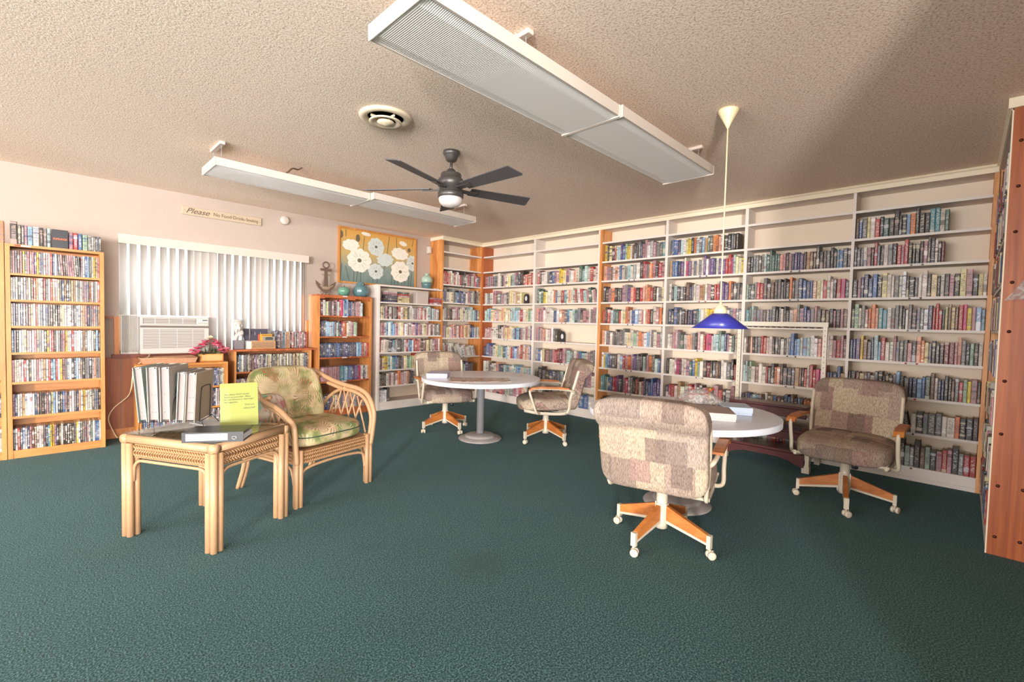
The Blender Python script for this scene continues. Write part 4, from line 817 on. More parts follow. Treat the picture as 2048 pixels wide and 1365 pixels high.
for k in range(5):
    a=math.radians(-17+72*k); R=Matrix.Rotation(a,4,'Z')@Matrix.Translation((0,0,-0.272))@Matrix.Rotation(math.radians(-13),4,'X')
    mb=MB(); mb.M=R
    mb.prism([(0.15,-0.048),(0.64,-0.066),(0.665,0.052),(0.655,0.062),(0.15,0.050)],-0.003,0.003,'z'); mb.build('blade',M_blade,t)
    mb=MB(); mb.M=R; mb.bbox(0.075,0.215,-0.022,0.022,-0.012,-0.003,0.003); mb.bbox(0.06,0.10,-0.016,0.016,-0.012,0.004,0.003); mb.build('blade_bracket',M_bronze,t)

# ------------------------------------------------------------ pendant lamp
t=thing('pendant_lamp','pendant lamp with a cobalt blue cone shade on a long white cord','lamp',(-2.138,-4.764,0))
part('canopy',lambda m:m.lathe([(0.055,2.438),(0.055,2.430),(0.010,2.345),(0.007,2.335),(0,2.334)],28),M_creamp,t)
part('cord',lambda m:m.tube([(0,0,2.336),(0.001,0,1.9),(-0.001,0,1.5),(0,0,1.33)],0.0042,8),M_creamp,t)
part('socket_cover',lambda m:m.lathe([(0,1.345),(0.007,1.343),(0.009,1.325),(0.028,1.312),(0.036,1.295),(0.037,1.275)],24),M_creamp,t)
part('shade',lambda m:(m.lathe([(0.036,1.277),(0.046,1.274),(0.154,1.189)],48,m=0),m.lathe([(0.153,1.1885),(0.044,1.270),(0.0,1.271)],48,m=1)),[M_blue,M_shadein],t)
part('bulb',lambda m:m.lathe([(0,1.205),(0.02,1.21),(0.026,1.228),(0.018,1.25),(0.014,1.272)],16),M_opal,t)

# ------------------------------------------------------------ round tables
def round_table(x,y,lab,r=0.60):
    t=thing('round_table',lab,'table',(x,y,0))
    part('tabletop',lambda m:m.lathe([(0,0.598),(r-0.01,0.598),(r-0.002,0.600),(r-0.002,0.634),(r-0.006,0.6355),(0,0.6355)],96,m=0,smooth=False),M_lam,t)
    part('edge_band',lambda m:m.lathe([(r-0.004,0.5975),(r,0.5985),(r+0.0005,0.604),(r+0.0005,0.631),(r,0.6355),(r-0.004,0.6362)],96,m=0),M_edge,t)
    part('column',lambda m:m.lathe([(0.038,0.045),(0.038,0.585),(0.10,0.590),(0.10,0.597)],28),M_grey,t)
    part('base',lambda m:m.lathe([(0.214,0.001),(0.220,0.008),(0.215,0.016),(0.160,0.028),(0.154,0.030),(0.150,0.044),(0.140,0.050),(0.090,0.058),(0.045,0.063),(0,0.063)],48),M_iron,t)
    return t
round_table(-1.757,-2.28,'round white pedestal table far from camera with a half-done puzzle'); round_table(-1.90,-4.44,'round white pedestal table nearer the camera under the blue lamp')

# ------------------------------------------------------------ upholstered swivel chairs
def chair(x,y,h,spin,lab):
    t=thing('dining_chair',lab,'chair',(x,y,0),h,None)
    # local: +x is where the sitter faces
    def legarm(m,a):
        R=Matrix.Rotation(a-0,4,'Z'); m.M=R
    part('pedestal',lambda m:(m.lathe([(0.030,0.095),(0.030,0.30)],20),m.lathe([(0.033,0.075),(0.033,0.10),(0.028,0.235),(0.028,0.235)],16)),M_cream,t)
    part('swivel_plate',lambda m:(m.lathe([(0.026,0.275),(0.026,0.325)],14),m.box(-0.11,0.11,-0.09,0.09,0.318,0.330),m.lathe([(0.018,0.0),(0.020,-0.03),(0.018,-0.05)][::-1],12,c=(0.05,0.06,0.318))),M_black,t)
    for k in range(4):
        a=spin-h+k*PI/2; R=Matrix.Rotation(a,4,'Z')
        m=MB(); m.M=R; m.prism([(0.028,0.110),(0.272,0.068),(0.272,0.080),(0.028,0.126)],-0.013,0.013,'y'); m.box(0.262,0.282,-0.014,0.014,0.052,0.122); m.box(0.022,0.034,-0.013,0.013,0.10,0.215)
        leg=m.build('base_leg',M_cream,t)
        m=MB(); m.M=R; m.prism([(0.034,0.126),(0.262,0.082),(0.262,0.124),(0.034,0.205)],-0.0115,0.0115,'y'); m.build('oak_inlay',M_oak,leg)
        m=MB(); m.M=R@Matrix.Translation((0.276,0,0)); m.lathe([(0.006,0.042),(0.006,0.056)],8)
        rr=(spin*7+k*1.9+x*3)%3.0
        m.M=R@Matrix.Translation((0.276,0,0))@Matrix.Rotation(rr,4,'Z')
        for s_ in (-1,1):
            m2=m.M; m.M=m2@Matrix.Translation((0.006,s_*0.0135,0.0215))@Matrix.Rotation(PI/2,4,'X'); m.lathe([(0.010,-0.009),(0.0185,-0.0085),(0.021,-0.005),(0.021,0.005),(0.0185,0.0085),(0.010,0.009)],18); m.M=m2
        m.box(-0.006,0.018,-0.004,0.004,0.022,0.044); m.build('caster',M_cream,leg)
    # seat cushion
    def seatf(x_,y_,z_):
        s_=x_/0.27
        z_+= 0.010*math.cos(y_*6)-0.022*max(0,s_)**3+0.010*max(0,-s_)
        if z_>0: z_-=0.010*math.exp(-(y_/0.012)**2)+0.008*math.exp(-((x_-0.02)/0.012)**2)
        return (x_,y_*(1-0.04*abs(s_)),z_)
    part('seat_cushion',lambda m:m.blob(0.285,0.268,0.068,e=4.0,k=26,fn=seatf,c=(0.015,0,0.402)),M_patch,t)
    # back cushion: tufted front, flat back, a thick roll over the top
    def backf(x_,y_,z_):
        s_=(z_+0.25)/0.50                       # 0 bottom .. 1 top
        roll=max(0,(s_-0.68)/0.32)
        if x_>0: x_=x_*1.15-0.014*math.exp(-((s_-0.52)/0.030)**2)-0.010*math.exp(-(y_/0.014)**2)
        else: x_=x_*0.8-0.050*max(0,math.sin(min(1,roll)*PI*0.92))**0.7-(0.008 if s_<0.62 else 0)*math.cos(y_*5)
        lean=-0.27*(z_+0.25)
        wdt=1.0-0.30*max(0,0.14-s_)+0.035*min(1,roll*4)
        return (x_+lean,y_*wdt,z_+0.006*math.cos(y_*7))
    part('back_cushion',lambda m:m.blob(0.058,0.266,0.245,e=6.5,k=28,fn=backf,c=(-0.215,0,0.590)),M_patch,t)
    # steel frame, arms
    for s_ in (-1,1):
        yy=s_*0.248
        part('side_frame',lambda m:m.tube(spline([(0.25,yy,0.352),(0.10,yy,0.325),(-0.13,yy,0.322),(-0.185,yy,0.36),(-0.195,s_*0.256,0.46),(-0.232,s_*0.262,0.60),(-0.272,s_*0.262,0.745)],6),0.0115,8,flat=1.4),M_cream,t)
        ya=s_*0.292
        ar=part('arm_frame',lambda m:m.tube(spline([(0.10,yy,0.328),(0.135,ya,0.335),(0.168,ya,0.42),(0.205,ya,0.530),(0.190,ya,0.562),(0.10,ya,0.570),(-0.10,ya,0.566),(-0.22,ya*0.97,0.545),(-0.225,s_*0.262,0.52)],6),0.012,8),M_cream,t)
        def pad(m):
            P=[(-0.17,0.580),(-0.10,0.588),(0.10,0.592),(0.19,0.582),(0.215,0.555),(0.200,0.548),(0.175,0.566),(0.10,0.574),(-0.17,0.568)]
            m.prism([(p[0],p[1]) for p in P][::-1],ya-0.026,ya+0.026,'y')
        part('armrest',pad,M_oak,ar)
    part('seat_rail',lambda m:(m.tube([(0.24,-0.262,0.355),(0.245,0,0.35),(0.24,0.262,0.355)],0.010,8),m.tube([(-0.15,-0.262,0.328),(-0.15,0.262,0.328)],0.010,8)),M_cream,t)
    return t
chair(-2.49,-4.62,0.25,-0.05,'patchwork swivel chair in the foreground, its back to the camera')
chair(-1.03,-5.235,3.12,0.20,'patchwork swivel chair at right facing the camera against the bookcase')
chair(-1.78,-1.72,-1.95,-0.05,'patchwork swivel chair behind the left side of the far table')
chair(-1.28,-2.75,2.42,-0.13,'patchwork swivel chair seen side-on right of the far table')

# ------------------------------------------------------------ things on the round tables
ZT=0.6368
mb=MB()
mb.prism([(-2.03,-2.13),(-1.95,-2.23),(-1.68,-2.47),(-1.60,-2.52),(-1.78,-2.73),(-1.88,-2.66),(-2.02,-2.60),(-2.20,-2.46),(-2.24,-2.37)][::-1],ZT,ZT+0.003,'z')
o=mb.build('jigsaw_puzzle',M_puz); o.matrix_world=Matrix.Identity(4); tag(o,'half-finished jigsaw puzzle lying on the far white table','puzzle')
def cbox(name,lab,x,y,rz,w,d,h,mat,topmat=None,cat='box',z=ZT):
    t=thing(name,lab,cat,(x,y,z),rz); part('box',lambda m:m.bbox(-w/2,w/2,-d/2,d/2,0,h*0.62,0.002),mat,t); part('lid',lambda m:(m.bbox(-w/2-0.003,w/2+0.003,-d/2-0.003,d/2+0.003,h*0.3,h,0.002,m=0),m.box(-w/2,w/2,-d/2,d/2,h,h+0.0006,m=1)),[mat,topmat or mat],t); return t
cbox('puzzle_box','pale lavender puzzle box at the left edge of the far table','x' and -2.10,-2.02,0.80,0.28,0.20,0.045,M_lavbox)
t=cbox('puzzle_box','white puzzle box with a brown top on the near table',-1.985,-4.66,0.50,0.27,0.27,0.048,M_paper,plain('brown_print',(150,126,110),0.4,noise=0.2,nscale=20))
part('side_mark',lambda m:m.lathe([(0.013,0.0),(0.013,0.001),(0,0.001)],14) ,plain('grey_emblem',(130,130,150),0.5),t).matrix_local=Matrix.Translation((0.095,-0.1385,0.024))@Matrix.Rotation(PI/2,4,'X')
part('side_print',lambda m:[m.box(0.1385,0.1392,-0.10+k*0.02,-0.088+k*0.02,0.014,0.034) for k in range(9)],plain('grey_print',(120,118,124),0.6),t)
cbox('open_box','pale blue open box beside the white puzzle box on the near table',-1.70,-4.72,0.52,0.20,0.17,0.05,M_bluebox)
M_card=plain('card_grey',(176,166,160),0.7,noise=0.25,nscale=40)
def bag(name,lab,x,y,z,sx,sy,sz,zip_=True):
    t=thing(name,lab,'bag',(x,y,z)); rg2=random.Random(4)
    def f(a,b_,c): 
        n=math.sin(a*70+b_*31)*math.cos(b_*83-c*40)*0.012+math.sin(a*150+c*120)*0.005
        return (a+n,b_+n*0.8,max(0.0,(c+sz))*1.12*(1-0.55*(abs(a)/sx)**2)+abs(n)*0.4)
    part('bag_film',lambda m:m.blob(sx,sy,sz,e=2.4,k=16,fn=f),M_bag,t)
    part('loose_pieces',lambda m:[m.box(a,a+0.016,b_,b_+0.016,c,c+0.002) for a,b_,c in [(rg2.uniform(-sx*.7,sx*.6),rg2.uniform(-sy*.7,sy*.6),rg2.uniform(0.003,sz*0.9)) for _ in range(90)]],M_card,t)
    if zip_: part('zip_seal',lambda m:m.tube(spline([(-sx*0.9,-0.02,sz*0.9),(-sx*0.3,0.0,sz*1.55),(sx*0.35,0.01,sz*1.75),(sx*0.62,0.015,sz*2.35),(sx*0.72,0.02,sz*2.3)],5),0.007,6,flat=0.4),plain('red_zip',(214,70,54),0.4),t)
    return t
b_=bag('plastic_bag','clear plastic bag of puzzle pieces with a red zip seal',-1.74,-4.50,ZT+0.012,0.155,0.11,0.052); b_.rotation_euler=(0,0,-0.80)
mb=MB(); mb.bbox(-0.17,0.17,-0.12,0.12,0,0.012,0.002); o=mb.build('flat_box',M_paper,None,(-1.72,-4.49,ZT),-0.80); tag(o,'flat white box base under the clear plastic bag','box')
t=thing('plastic_bag','crumpled clear plastic bag hanging on the wooden end panel','bag',(-1.312,-6.02,1.34))
def hb(m):      # corner of the bag points down to the front edge of the panel
    vs=[];fs=[];n=14
    for i in range(n+1):
        for j in range(n+1):
            a=i/n; b2=j/n; y=0.093-0.20*a; z=0.033+a*(0.03+0.30*b2)-0.05*a*a*(1-b2)
            x=-0.018-0.012*math.sin(a*11+b2*9)*a-0.008*math.cos(b2*17+a*5)*a
            vs.append((x,y,z))
    for i in range(n):
        for j in range(n): fs.append((i*(n+1)+j,(i+1)*(n+1)+j,(i+1)*(n+1)+j+1,i*(n+1)+j+1))
    m.add(vs,fs,0,True)
part('bag_film',hb,M_bag,t)

# ------------------------------------------------------------ white frame rack with dark wooden shelves
t=thing('display_rack','cream metal rack with three dark red wooden shelves in front of bookcase','rack',(0,0,0))
YL,YR=-4.235,-4.895; XF,XB=-0.475,-0.06
for y in (YL,YR):
    part('end_frame',lambda m:(m.box(XF,XB,y-0.014,y+0.014,0.155,0.185),m.box(XF,XF+0.055,y-0.014,y+0.014,0.008,0.155) if False else m.prism([(XF,0.012),(XF+0.05,0.012),(XF+0.05,0.06),(XF+0.09,0.10),(XF+0.17,0.13),(XB-0.17,0.13),(XB-0.09,0.10),(XB-0.04,0.06),(XB-0.04,0.012),(XB,0.012),(XB,0.156),(XF,0.156)][::-1],y-0.014,y+0.014,'y')),M_cream,t)
    part('foot',lambda m:m.box(XF-0.006,XF+0.055,y-0.02,y+0.035 if y==YL else y+0.035,0.004,0.062),M_cream,t)
    part('foot',lambda m:m.box(XB-0.045,XB,y-0.02,y+0.02,0.004,0.062),M_cream,t)
    yu=y-0.012 if y==YL else y-0.04
    up=part('upright',lambda m:m.box(-0.235,-0.205,yu-0.016,yu+0.016,0.185,1.252),M_cream,t)
    part('slot',lambda m:[m.box(-0.2358,-0.2350,yu-0.002,yu+0.002,0.24+k*0.045,0.250+k*0.045) for k in range(22)],M_darkhole,up)['kind']='stuff'
part('top_rail',lambda m:(m.box(-0.236,-0.204,YR-0.06,YL+0.01,1.222,1.262),m.box(-0.232,-0.208,YR-0.03,YL-0.03,1.196,1.207)),M_cream,t)
part('rail_slot',lambda m:[m.box(-0.2372,-0.2358,YR-0.01+k*0.05,YR+0.025+k*0.05,1.210,1.217) for k in range(12)],M_darkhole,t)
for z,xf,ap in ((0.545,-0.46,0.075),(0.345,-0.47,0.06),(0.172,-0.48,0.07)):
    sh=part('wood_shelf',lambda m:(m.bbox(xf,-0.255,YR+0.02,YL-0.02,z-0.022,z,0.004)),M_dark,t)
    if z>0.2: part('front_apron',lambda m:m.bbox(xf-0.006,xf+0.012,YR+0.02,YL-0.02,z-0.022-ap,z-0.0225,0.003),M_dark,sh)
    else:
        def ap2(m):
            y0,y1=YR+0.02,YL-0.02
            m.prism([(y0,0.149),(y1,0.149),(y1,0.06),(y1-0.03,0.062),(y1-0.07,0.085),(y1-0.14,0.105),(y0+0.20,0.105),(y0+0.11,0.085),(y0+0.05,0.055),(y0,0.045)],xf-0.006,xf+0.014,'x')
        part('front_apron',ap2,M_dark,sh)
    part('shelf_bracket',lambda m:[m.box(-0.40,-0.236,y-0.012,y+0.008,z-0.045,z-0.0225) for y in (YR,YL-0.02)],M_cream,t)

# ------------------------------------------------------------ rattan table
def rattan_pole_leg(m,x,y,z0,z1,r=0.017):
    for dx,dy in ((-0.017,-0.017),(0.017,-0.017),(-0.017,0.017),(0.017,0.017)):
        m.tube([(x+dx,y+dy,z0),(x+dx,y+dy,z1)],r,10)
ux=Vector((0.475,-0.880)); uy=Vector((0.880,0.475))        # table axes (long side, short side)
t=thing('rattan_table','square pale rattan table with glass top in the left foreground','table',(-4.24,-2.765,0),math.atan2(ux.y,ux.x))
LX2,LY2=0.285,0.222
for sx in (-1,1):
    for sy in (-1,1): part('leg',lambda m:rattan_pole_leg(m,sx*LX2,sy*LY2,0.002,0.505),M_rattan,t)
part('top_rim',lambda m:(m.tube([(-LX2-0.03,-LY2-0.03,0.528),(LX2+0.03,-LY2-0.03,0.528),(LX2+0.03,LY2+0.03,0.528),(-LX2-0.03,LY2+0.03,0.528)],0.0,4,True) if False else (m.tube([(-LX2-0.035,-LY2-0.012,0.529),(LX2+0.035,-LY2-0.012,0.529)],0.023,12),m.tube([(-LX2-0.035,LY2+0.012,0.529),(LX2+0.035,LY2+0.012,0.529)],0.023,12),m.tube([(-LX2-0.012,-LY2-0.035,0.529),(-LX2-0.012,LY2+0.035,0.529)],0.023,12),m.tube([(LX2+0.012,-LY2-0.035,0.529),(LX2+0.012,LY2+0.035,0.529)],0.023,12))),M_rattan,t)
for nm,a,b_,cst,ax in (('apron',-LX2+0.04,LX2-0.04,-LY2-0.006,'x'),('apron',-LX2+0.04,LX2-0.04,LY2+0.006,'x'),('apron',-LY2+0.04,LY2-0.04,-LX2-0.006,'y'),('apron',-LY2+0.04,LY2-0.04,LX2+0.006,'y')):
    s_=-1 if cst<0 else 1
    def q(p,off,z): return (p,cst+s_*off,z) if ax=='x' else (cst+s_*off,p,z)
    def apf(m):
        lo,hi=(q(a,-0.004,0.42),q(b_,0.004,0.502)); m.box(min(lo[0],hi[0]),max(lo[0],hi[0]),min(lo[1],hi[1]),max(lo[1],hi[1]),0.43,0.502)
    ap=part(nm,apf,M_rattan_d,t)
    def weave(m):   # twisted rows: slanted strands proud of the board
        n=int((b_-a)/0.017)
        for row,z in enumerate((0.446,0.466,0.486)):
            for k in range(n):
                p=a+(k+0.5)*(b_-a)/n; dz=0.009*(1 if row%2 else -1)
                m.tube([q(p-0.010,0.006,z-dz),q(p,0.010,z),q(p+0.010,0.006,z+dz)],0.0048,5)
    w_=part('woven_strands',weave,M_rattan_d,ap); w_['kind']='stuff'
    def brace(m):
        r=0.06
        P=[q(a-0.012,0.0,0.30),q(a-0.010,0.0,0.36)]+[q(a+r-0.01-r*math.cos(g),0.0,0.36+0.055*math.sin(g)) for g in (0.4,0.8,1.2,1.57)]+[q(b_-r+0.01+r*math.sin(g),0.0,0.36+0.055*math.cos(g)) for g in (0,0.4,0.8,1.2,1.57)]+[q(b_+0.012,0.0,0.30)]
        m.tube(P,0.0085,8)
    part('bent_brace',brace,M_rattan,t)
part('table_bed',lambda m:m.box(-LX2,LX2,-LY2,LY2,0.530,0.540),M_rattan_d,t)
part('bed_slat',lambda m:[m.box(-LX2,LX2,-LY2+k*0.037,-LY2+k*0.037+0.03,0.540,0.543) for k in range(12)],M_rattan,t)
part('glass_top',lambda m:m.bbox(-LX2-0.022,LX2+0.022,-LY2-0.022,LY2+0.022,0.5525,0.5585,0.001),M_tglass,t)
ZG=0.5590
# magazines binders in a wire rack
ur=Vector((0.87,-0.50)); ud=Vector((0.50,0.87)); ra=math.atan2(ur.y,ur.x); R0=Vector((-4.485,-2.655))
t=thing('binder_rack','black wire rack standing on the glass of the rattan table','rack',(R0.x,R0.y,ZG),ra)
part('wire_base',lambda m:(m.tube([(-0.06,0,0.002),(-0.06,0.0,0.05),(0.235,0,0.05),(0.26,-0.03,0.002)],0.0022,6),m.tube([(-0.06,0.17,0.002),(-0.06,0.17,0.05),(0.235,0.17,0.05),(0.26,0.20,0.002)],0.0022,6),m.tube([(-0.06,0,0.05),(-0.06,0.17,0.05)],0.0022,6),m.tube([(0.235,0,0.05),(0.235,0.17,0.05)],0.0022,6)),M_wire,t)
for i,x in enumerate((-0.056,0.044,0.094,0.128,0.226)):
    hh=0.215 if i==4 else (0.16 if i in (2,) else 0.10)
    part('wire_divider',lambda m:m.tube(spline([(x,0.004,0.04),(x-0.002,0.006,0.06),(x+0.004,0.012,hh),(x+0.004,0.05,hh+0.02),(x+0.004,0.12,hh+0.02),(x+0.004,0.158,hh),(x-0.002,0.164,0.06),(x,0.166,0.04)],4),0.0022,6),M_wire,t)
def binder(s0,w,lean,mat,lab,hh=0.295,dd=0.265,leaf=False,d0=-0.03):
    P=R0+ur*s0+ud*d0; t=thing('ring_binder',lab,'binder',(P.x,P.y,ZG+0.053),ra)
    Rm=Matrix.Rotation(lean,4,'Y')
    def cov(m): m.M=Rm; m.box(0,0.003,0,dd,0,hh); m.box(w-0.003,w,0,dd,0,hh); m.box(0.003,w-0.003,dd-0.003,dd,0,hh)
    part('cover',cov,mat,t)
    def pg(m): m.M=Rm; m.box(0.0045,w*0.80,0.016,dd-0.02,0.01,hh-0.008)
    part('pages',pg,M_sheets,t)
    def rings(m): 
        m.M=Rm@Matrix.Translation((w*0.5,0.030,0))
        for z in (0.05,hh/2,hh-0.002): m.tube([(0.35*w*math.cos(g),0.35*w*math.sin(g),z) for g in [2*PI*i/10 for i in range(10)]],0.002,5,True)
    part('rings',rings,M_chrome,t)
    part('ring_plate',lambda m:(setattr(m,'M',Rm),m.box(w*0.25,w*0.75,0.004,0.055,hh-0.006,hh-0.003)),M_chrome,t)
    if leaf:
        def lf(m):
            m.M=Rm
            for k in range(4):
                m.prism([(0.06+0.02*k,0.12-0.01*k),(0.075+0.02*k,0.17),(0.095+0.02*k,0.20-0.01*k),(0.085+0.02*k,0.15)],w+0.0002,w+0.0008,'x')
        part('leaf_print',lf,plain('leaf_green',(66,96,84),0.5),t)
M_sheets=plain('filed_sheets',(150,142,140),0.8,noise=0.06,nscale=200)
BW=plain('binder_white',(168,160,152),0.35)
binder(-0.050,0.040,-0.09,plain('binder_grey_green',(142,156,146),0.35),'grey green ring binder, leftmost in the wire rack')
binder(-0.006,0.048,-0.03,BW,'white ring binder with leaf print, second from left in the wire rack',leaf=True)
binder(0.050,0.045,-0.02,BW,'white ring binder with leaf print in the middle of the wire rack',leaf=True)
binder(0.098,0.028,0.0,plain('binder_teal',(70,98,92),0.4),'dark green slim binder between the white ones',hh=0.25,d0=0.04)
binder(0.132,0.036,0.04,BW,'white ring binder, second from right in the wire rack',hh=0.272,d0=-0.06)
binder(0.172,0.048,0.04,plain('binder_ivory',(164,148,130),0.4),'ivory ring binder at the right end of the wire rack',hh=0.268,d0=-0.06)
# loose paper
mb=MB(); mb.box(-0.14,0.14,-0.10,0.10,0,0.002); tag(mb.build('paper_stack',M_paper,None,(-4.13,-2.60,ZG),0.3),'white sheets of paper on the glass behind the lime sign','paper')
# lime sign in an acrylic stand
P0=Vector((-4.200,-2.815)); P1=Vector((-4.012,-2.840)); az=math.atan2(P1.y-P0.y,P1.x-P0.x)
t=thing('desk_sign','lime green notice in an acrylic stand on the rattan table','sign',(P0.x,P0.y,ZG),az)
Rl=Matrix.Rotation(math.radians(-8),4,'X')
def sg(m): m.M=Rl; m.box(0,0.19,0,0.0012,0.002,0.25)
part('paper_sheet',sg,M_green,t)
def ac(m): m.M=Rl; m.box(-0.003,0.193,-0.003,-0.001,0,0.252); m.box(-0.003,0.193,0.003,0.005,0,0.252)
part('acrylic_sleeve',ac,glassy('acrylic',(0.99,0.99,0.98),fac=0.0),t)
pbox('acrylic_foot',glassy('acrylic_foot',(0.95,0.95,0.93),fac=0.02),t,-0.003,0.193,0.006,0.075,0.0,0.003)
for i,(s_,al,x) in enumerate((('The Library MUST remain','LEFT',0.018),('Hands on accessible.  Please','LEFT',0.018),('Do Not Remove or Rearrange','LEFT',0.018),('the magazines.','LEFT',0.018),('Thank you,','RIGHT',0.172),('Library Staff','RIGHT',0.172))):
    zz=0.182-i*0.0145-(0.004 if i>3 else 0)-(0.005 if i>4 else 0)
    lettering(s_,0.0118,M_inkd,t,Rl@T(x,-0.0006,zz),shear=0.3,sx=1.0,align=al,depth=0.0002)
# black binder lying on the corner
Q0=Vector((-4.423,-3.045)); Q1=Vector((-4.190,-3.195)); az=math.atan2(Q1.y-Q0.y,Q1.x-Q0.x)
t=thing('ring_binder','black ring binder with a white spine label lying on the glass','binder',(Q0.x,Q0.y,ZG),az)
Lb=0.277; 
part('cover',lambda m:(m.box(0,Lb,0,0.003,0,0.050),m.box(0,Lb,0.003,0.16,0.0,0.003),m.box(0,Lb,0.003,0.16,0.047,0.050)),M_black,t)
part('pages',lambda m:m.box(0.01,Lb-0.006,0.018,0.152,0.005,0.032),M_paper,t)
part('rings',lambda m:[m.tube([(x,0.022+0.016*math.cos(g),0.025+0.018*math.sin(g)) for g in [2*PI*i/10 for i in range(10)]],0.002,5,True) for x in (0.05,Lb/2,Lb-0.03)],M_chrome,t)
part('spine_label',lambda m:m.box(0.018,0.205,-0.0008,0,0.009,0.043),M_paper,t)
part('finger_ring',lambda m:m.tube([(0.235+0.011*math.cos(g),-0.001,0.020+0.007*math.sin(g)) for g in [2*PI*i/12 for i in range(12)]],0.0014,5,True),M_chrome,t)
lettering('YEARBOOK OF TEAM',0.0085,M_inkd,t,T(0.112,-0.0011,0.032),align='CENTER',depth=0.0002)
lettering('PLEASE LEAVE IN LIBRARY',0.0112,M_inkd,t,T(0.112,-0.0011,0.016),align='CENTER',depth=0.0002,sx=0.95)

# ------------------------------------------------------------ rattan armchair
ha=math.atan2(-0.968,0.25)
t=thing('rattan_armchair','pale rattan armchair with tropical print cushions by the rattan table','armchair',(-3.59,-2.46,0),ha+PI/2)
# local: x to the sitter's... +x = picture right, -y = front
FXr,FYf,FYb=0.285,-0.315,0.315
for s_ in (-1,1):
    def fl(m):
        for dx,dy in ((-0.015,-0.012),(0.015,-0.012),(0.0,0.016)): m.tube([(s_*FXr+dx,FYf+dy,0.002),(s_*FXr+dx,FYf+dy,0.36)],0.0165,10)
    part('front_leg',fl,M_rattan,t)
    def bl(m):
        for dx in (-0.013,0.013): m.tube(spline([(s_*FXr+dx,FYb,0.002),(s_*FXr*0.97+dx,FYb-0.06,0.17),(s_*FXr*0.95+dx,FYb-0.08,0.36)],5),0.014,8)
    part('back_leg',bl,M_rattan,t)
    dz=0.0 if s_>0 else 0.05
    hoop=[(s_*0.25,0.24,0.79),(s_*0.29,0.10,0.725-dz),(s_*0.315,-0.03,0.690-dz),(s_*0.33,-0.17,0.670-dz),(s_*0.33,-0.27,0.625-dz),(s_*0.325,-0.335,0.52),(s_*0.315,-0.338,0.40),(s_*0.30,-0.330,0.28)]
    am=part('arm_hoop',lambda m:(m.tube(spline(hoop,6),0.0175,10),m.tube(spline([(p[0]-s_*0.014,p[1]+0.016,p[2]-0.026) for p in hoop[1:]],6),0.0145,10)),M_rattan,t)
    inner=spline([(p[0]-s_*0.014,p[1]+0.022,p[2]-0.035) for p in hoop[2:7]],8)
    # under-arch running back to the seat rail
    part('arm_underarch',lambda m:m.tube(spline([(s_*0.30,-0.06,0.672),(s_*0.295,0.06,0.625),(s_*0.285,0.16,0.54),(s_*0.28,0.22,0.42),(s_*0.28,0.24,0.36)],6),0.013,8),M_rattan,am)
    def top_at(y):
        if y<-0.06:
            best=min(inner,key=lambda p:abs(p[1]-y)+ (0 if p[2]>0.5 else 0.5)); return best[2]
        return 0.672-max(0,y+0.06)**1.35*1.6
    def lat(m):
        for k in range(7):
            y0=-0.29+k*0.075
            for dy in (0.10,-0.10):
                y1=y0+dy
                if not(-0.31<y1<0.20): continue
                z1=top_at(y1); m.tube([(s_*0.288,y0,0.365),(s_*0.298,y1,z1)],0.0068,6)
    part('lattice',lat,M_rattan,am)
    def sr(m):
        m.box(s_*0.285-0.01,s_*0.285+0.01,FYf+0.03,FYb-0.09,0.27,0.35)
    rail=part('side_rail',sr,M_rattan_d,t)
    def wv(m):
        for row,z in enumerate((0.285,0.308,0.331)):
            for k in range(30):
                y=FYf+0.04+k*0.017
                m.tube([(s_*0.296,y-0.009,z-0.008),(s_*0.300,y,z),(s_*0.296,y+0.009,z+0.008)],0.0046,5)
    part('woven_strands',wv,M_rattan_d,rail)['kind']='stuff'
    part('side_brace',lambda m:m.tube(spline([(s_*0.285,FYf+0.03,0.14),(s_*0.285,FYf+0.045,0.20),(s_*0.285,FYf+0.09,0.245),(s_*0.285,0.0,0.255),(s_*0.285,FYb-0.12,0.24),(s_*0.285,FYb-0.055,0.17),(s_*0.285,FYb-0.02,0.06)],5),0.010,8),M_rattan,t)
rail=pbox('front_rail',M_rattan_d,t,-0.265,0.265,FYf-0.008,FYf+0.01,0.27,0.35)
def wv2(m):
    for row,z in enumerate((0.285,0.308,0.331)):
        for k in range(30):
            x=-0.255+k*0.0176; m.tube([(x-0.009,FYf-0.012,z-0.008),(x,FYf-0.016,z),(x+0.009,FYf-0.012,z+0.008)],0.0046,5)
part('woven_strands',wv2,M_rattan_d,rail)['kind']='stuff'
part('front_brace',lambda m:m.tube(spline([(-0.26,FYf,0.13),(-0.255,FYf,0.18),(-0.215,FYf,0.235),(0.0,FYf,0.250),(0.215,FYf,0.235),(0.255,FYf,0.18),(0.26,FYf,0.13)],6),0.010,8),M_rattan,t)
part('back_rail',lambda m:(m.tube([(-0.27,FYb-0.08,0.34),(0.27,FYb-0.08,0.34)],0.015,8),m.tube(spline([(-0.25,0.24,0.79),(-0.12,0.262,0.805),(0.12,0.262,0.805),(0.25,0.24,0.79)],5),0.0165,8)),M_rattan,t)
part('back_cane',lambda m:[m.tube([(x*0.9,FYb-0.08,0.34),(x,0.255,0.81)],0.008,6) for x in (-0.2,-0.13,-0.065,0,0.065,0.13,0.2)],M_rattan,t)
part('seat_deck',lambda m:m.box(-0.27,0.27,FYf+0.02,FYb-0.09,0.335,0.350),M_rattan_d,t)
def sf(x,y,z): return (x,y,z+0.012*math.cos(x*5)*math.cos(y*4))
seat=part('seat_cushion',lambda m:m.blob(0.268,0.300,0.066,e=5,k=16,fn=sf,c=(0,-0.028,0.412)),M_floral,t)
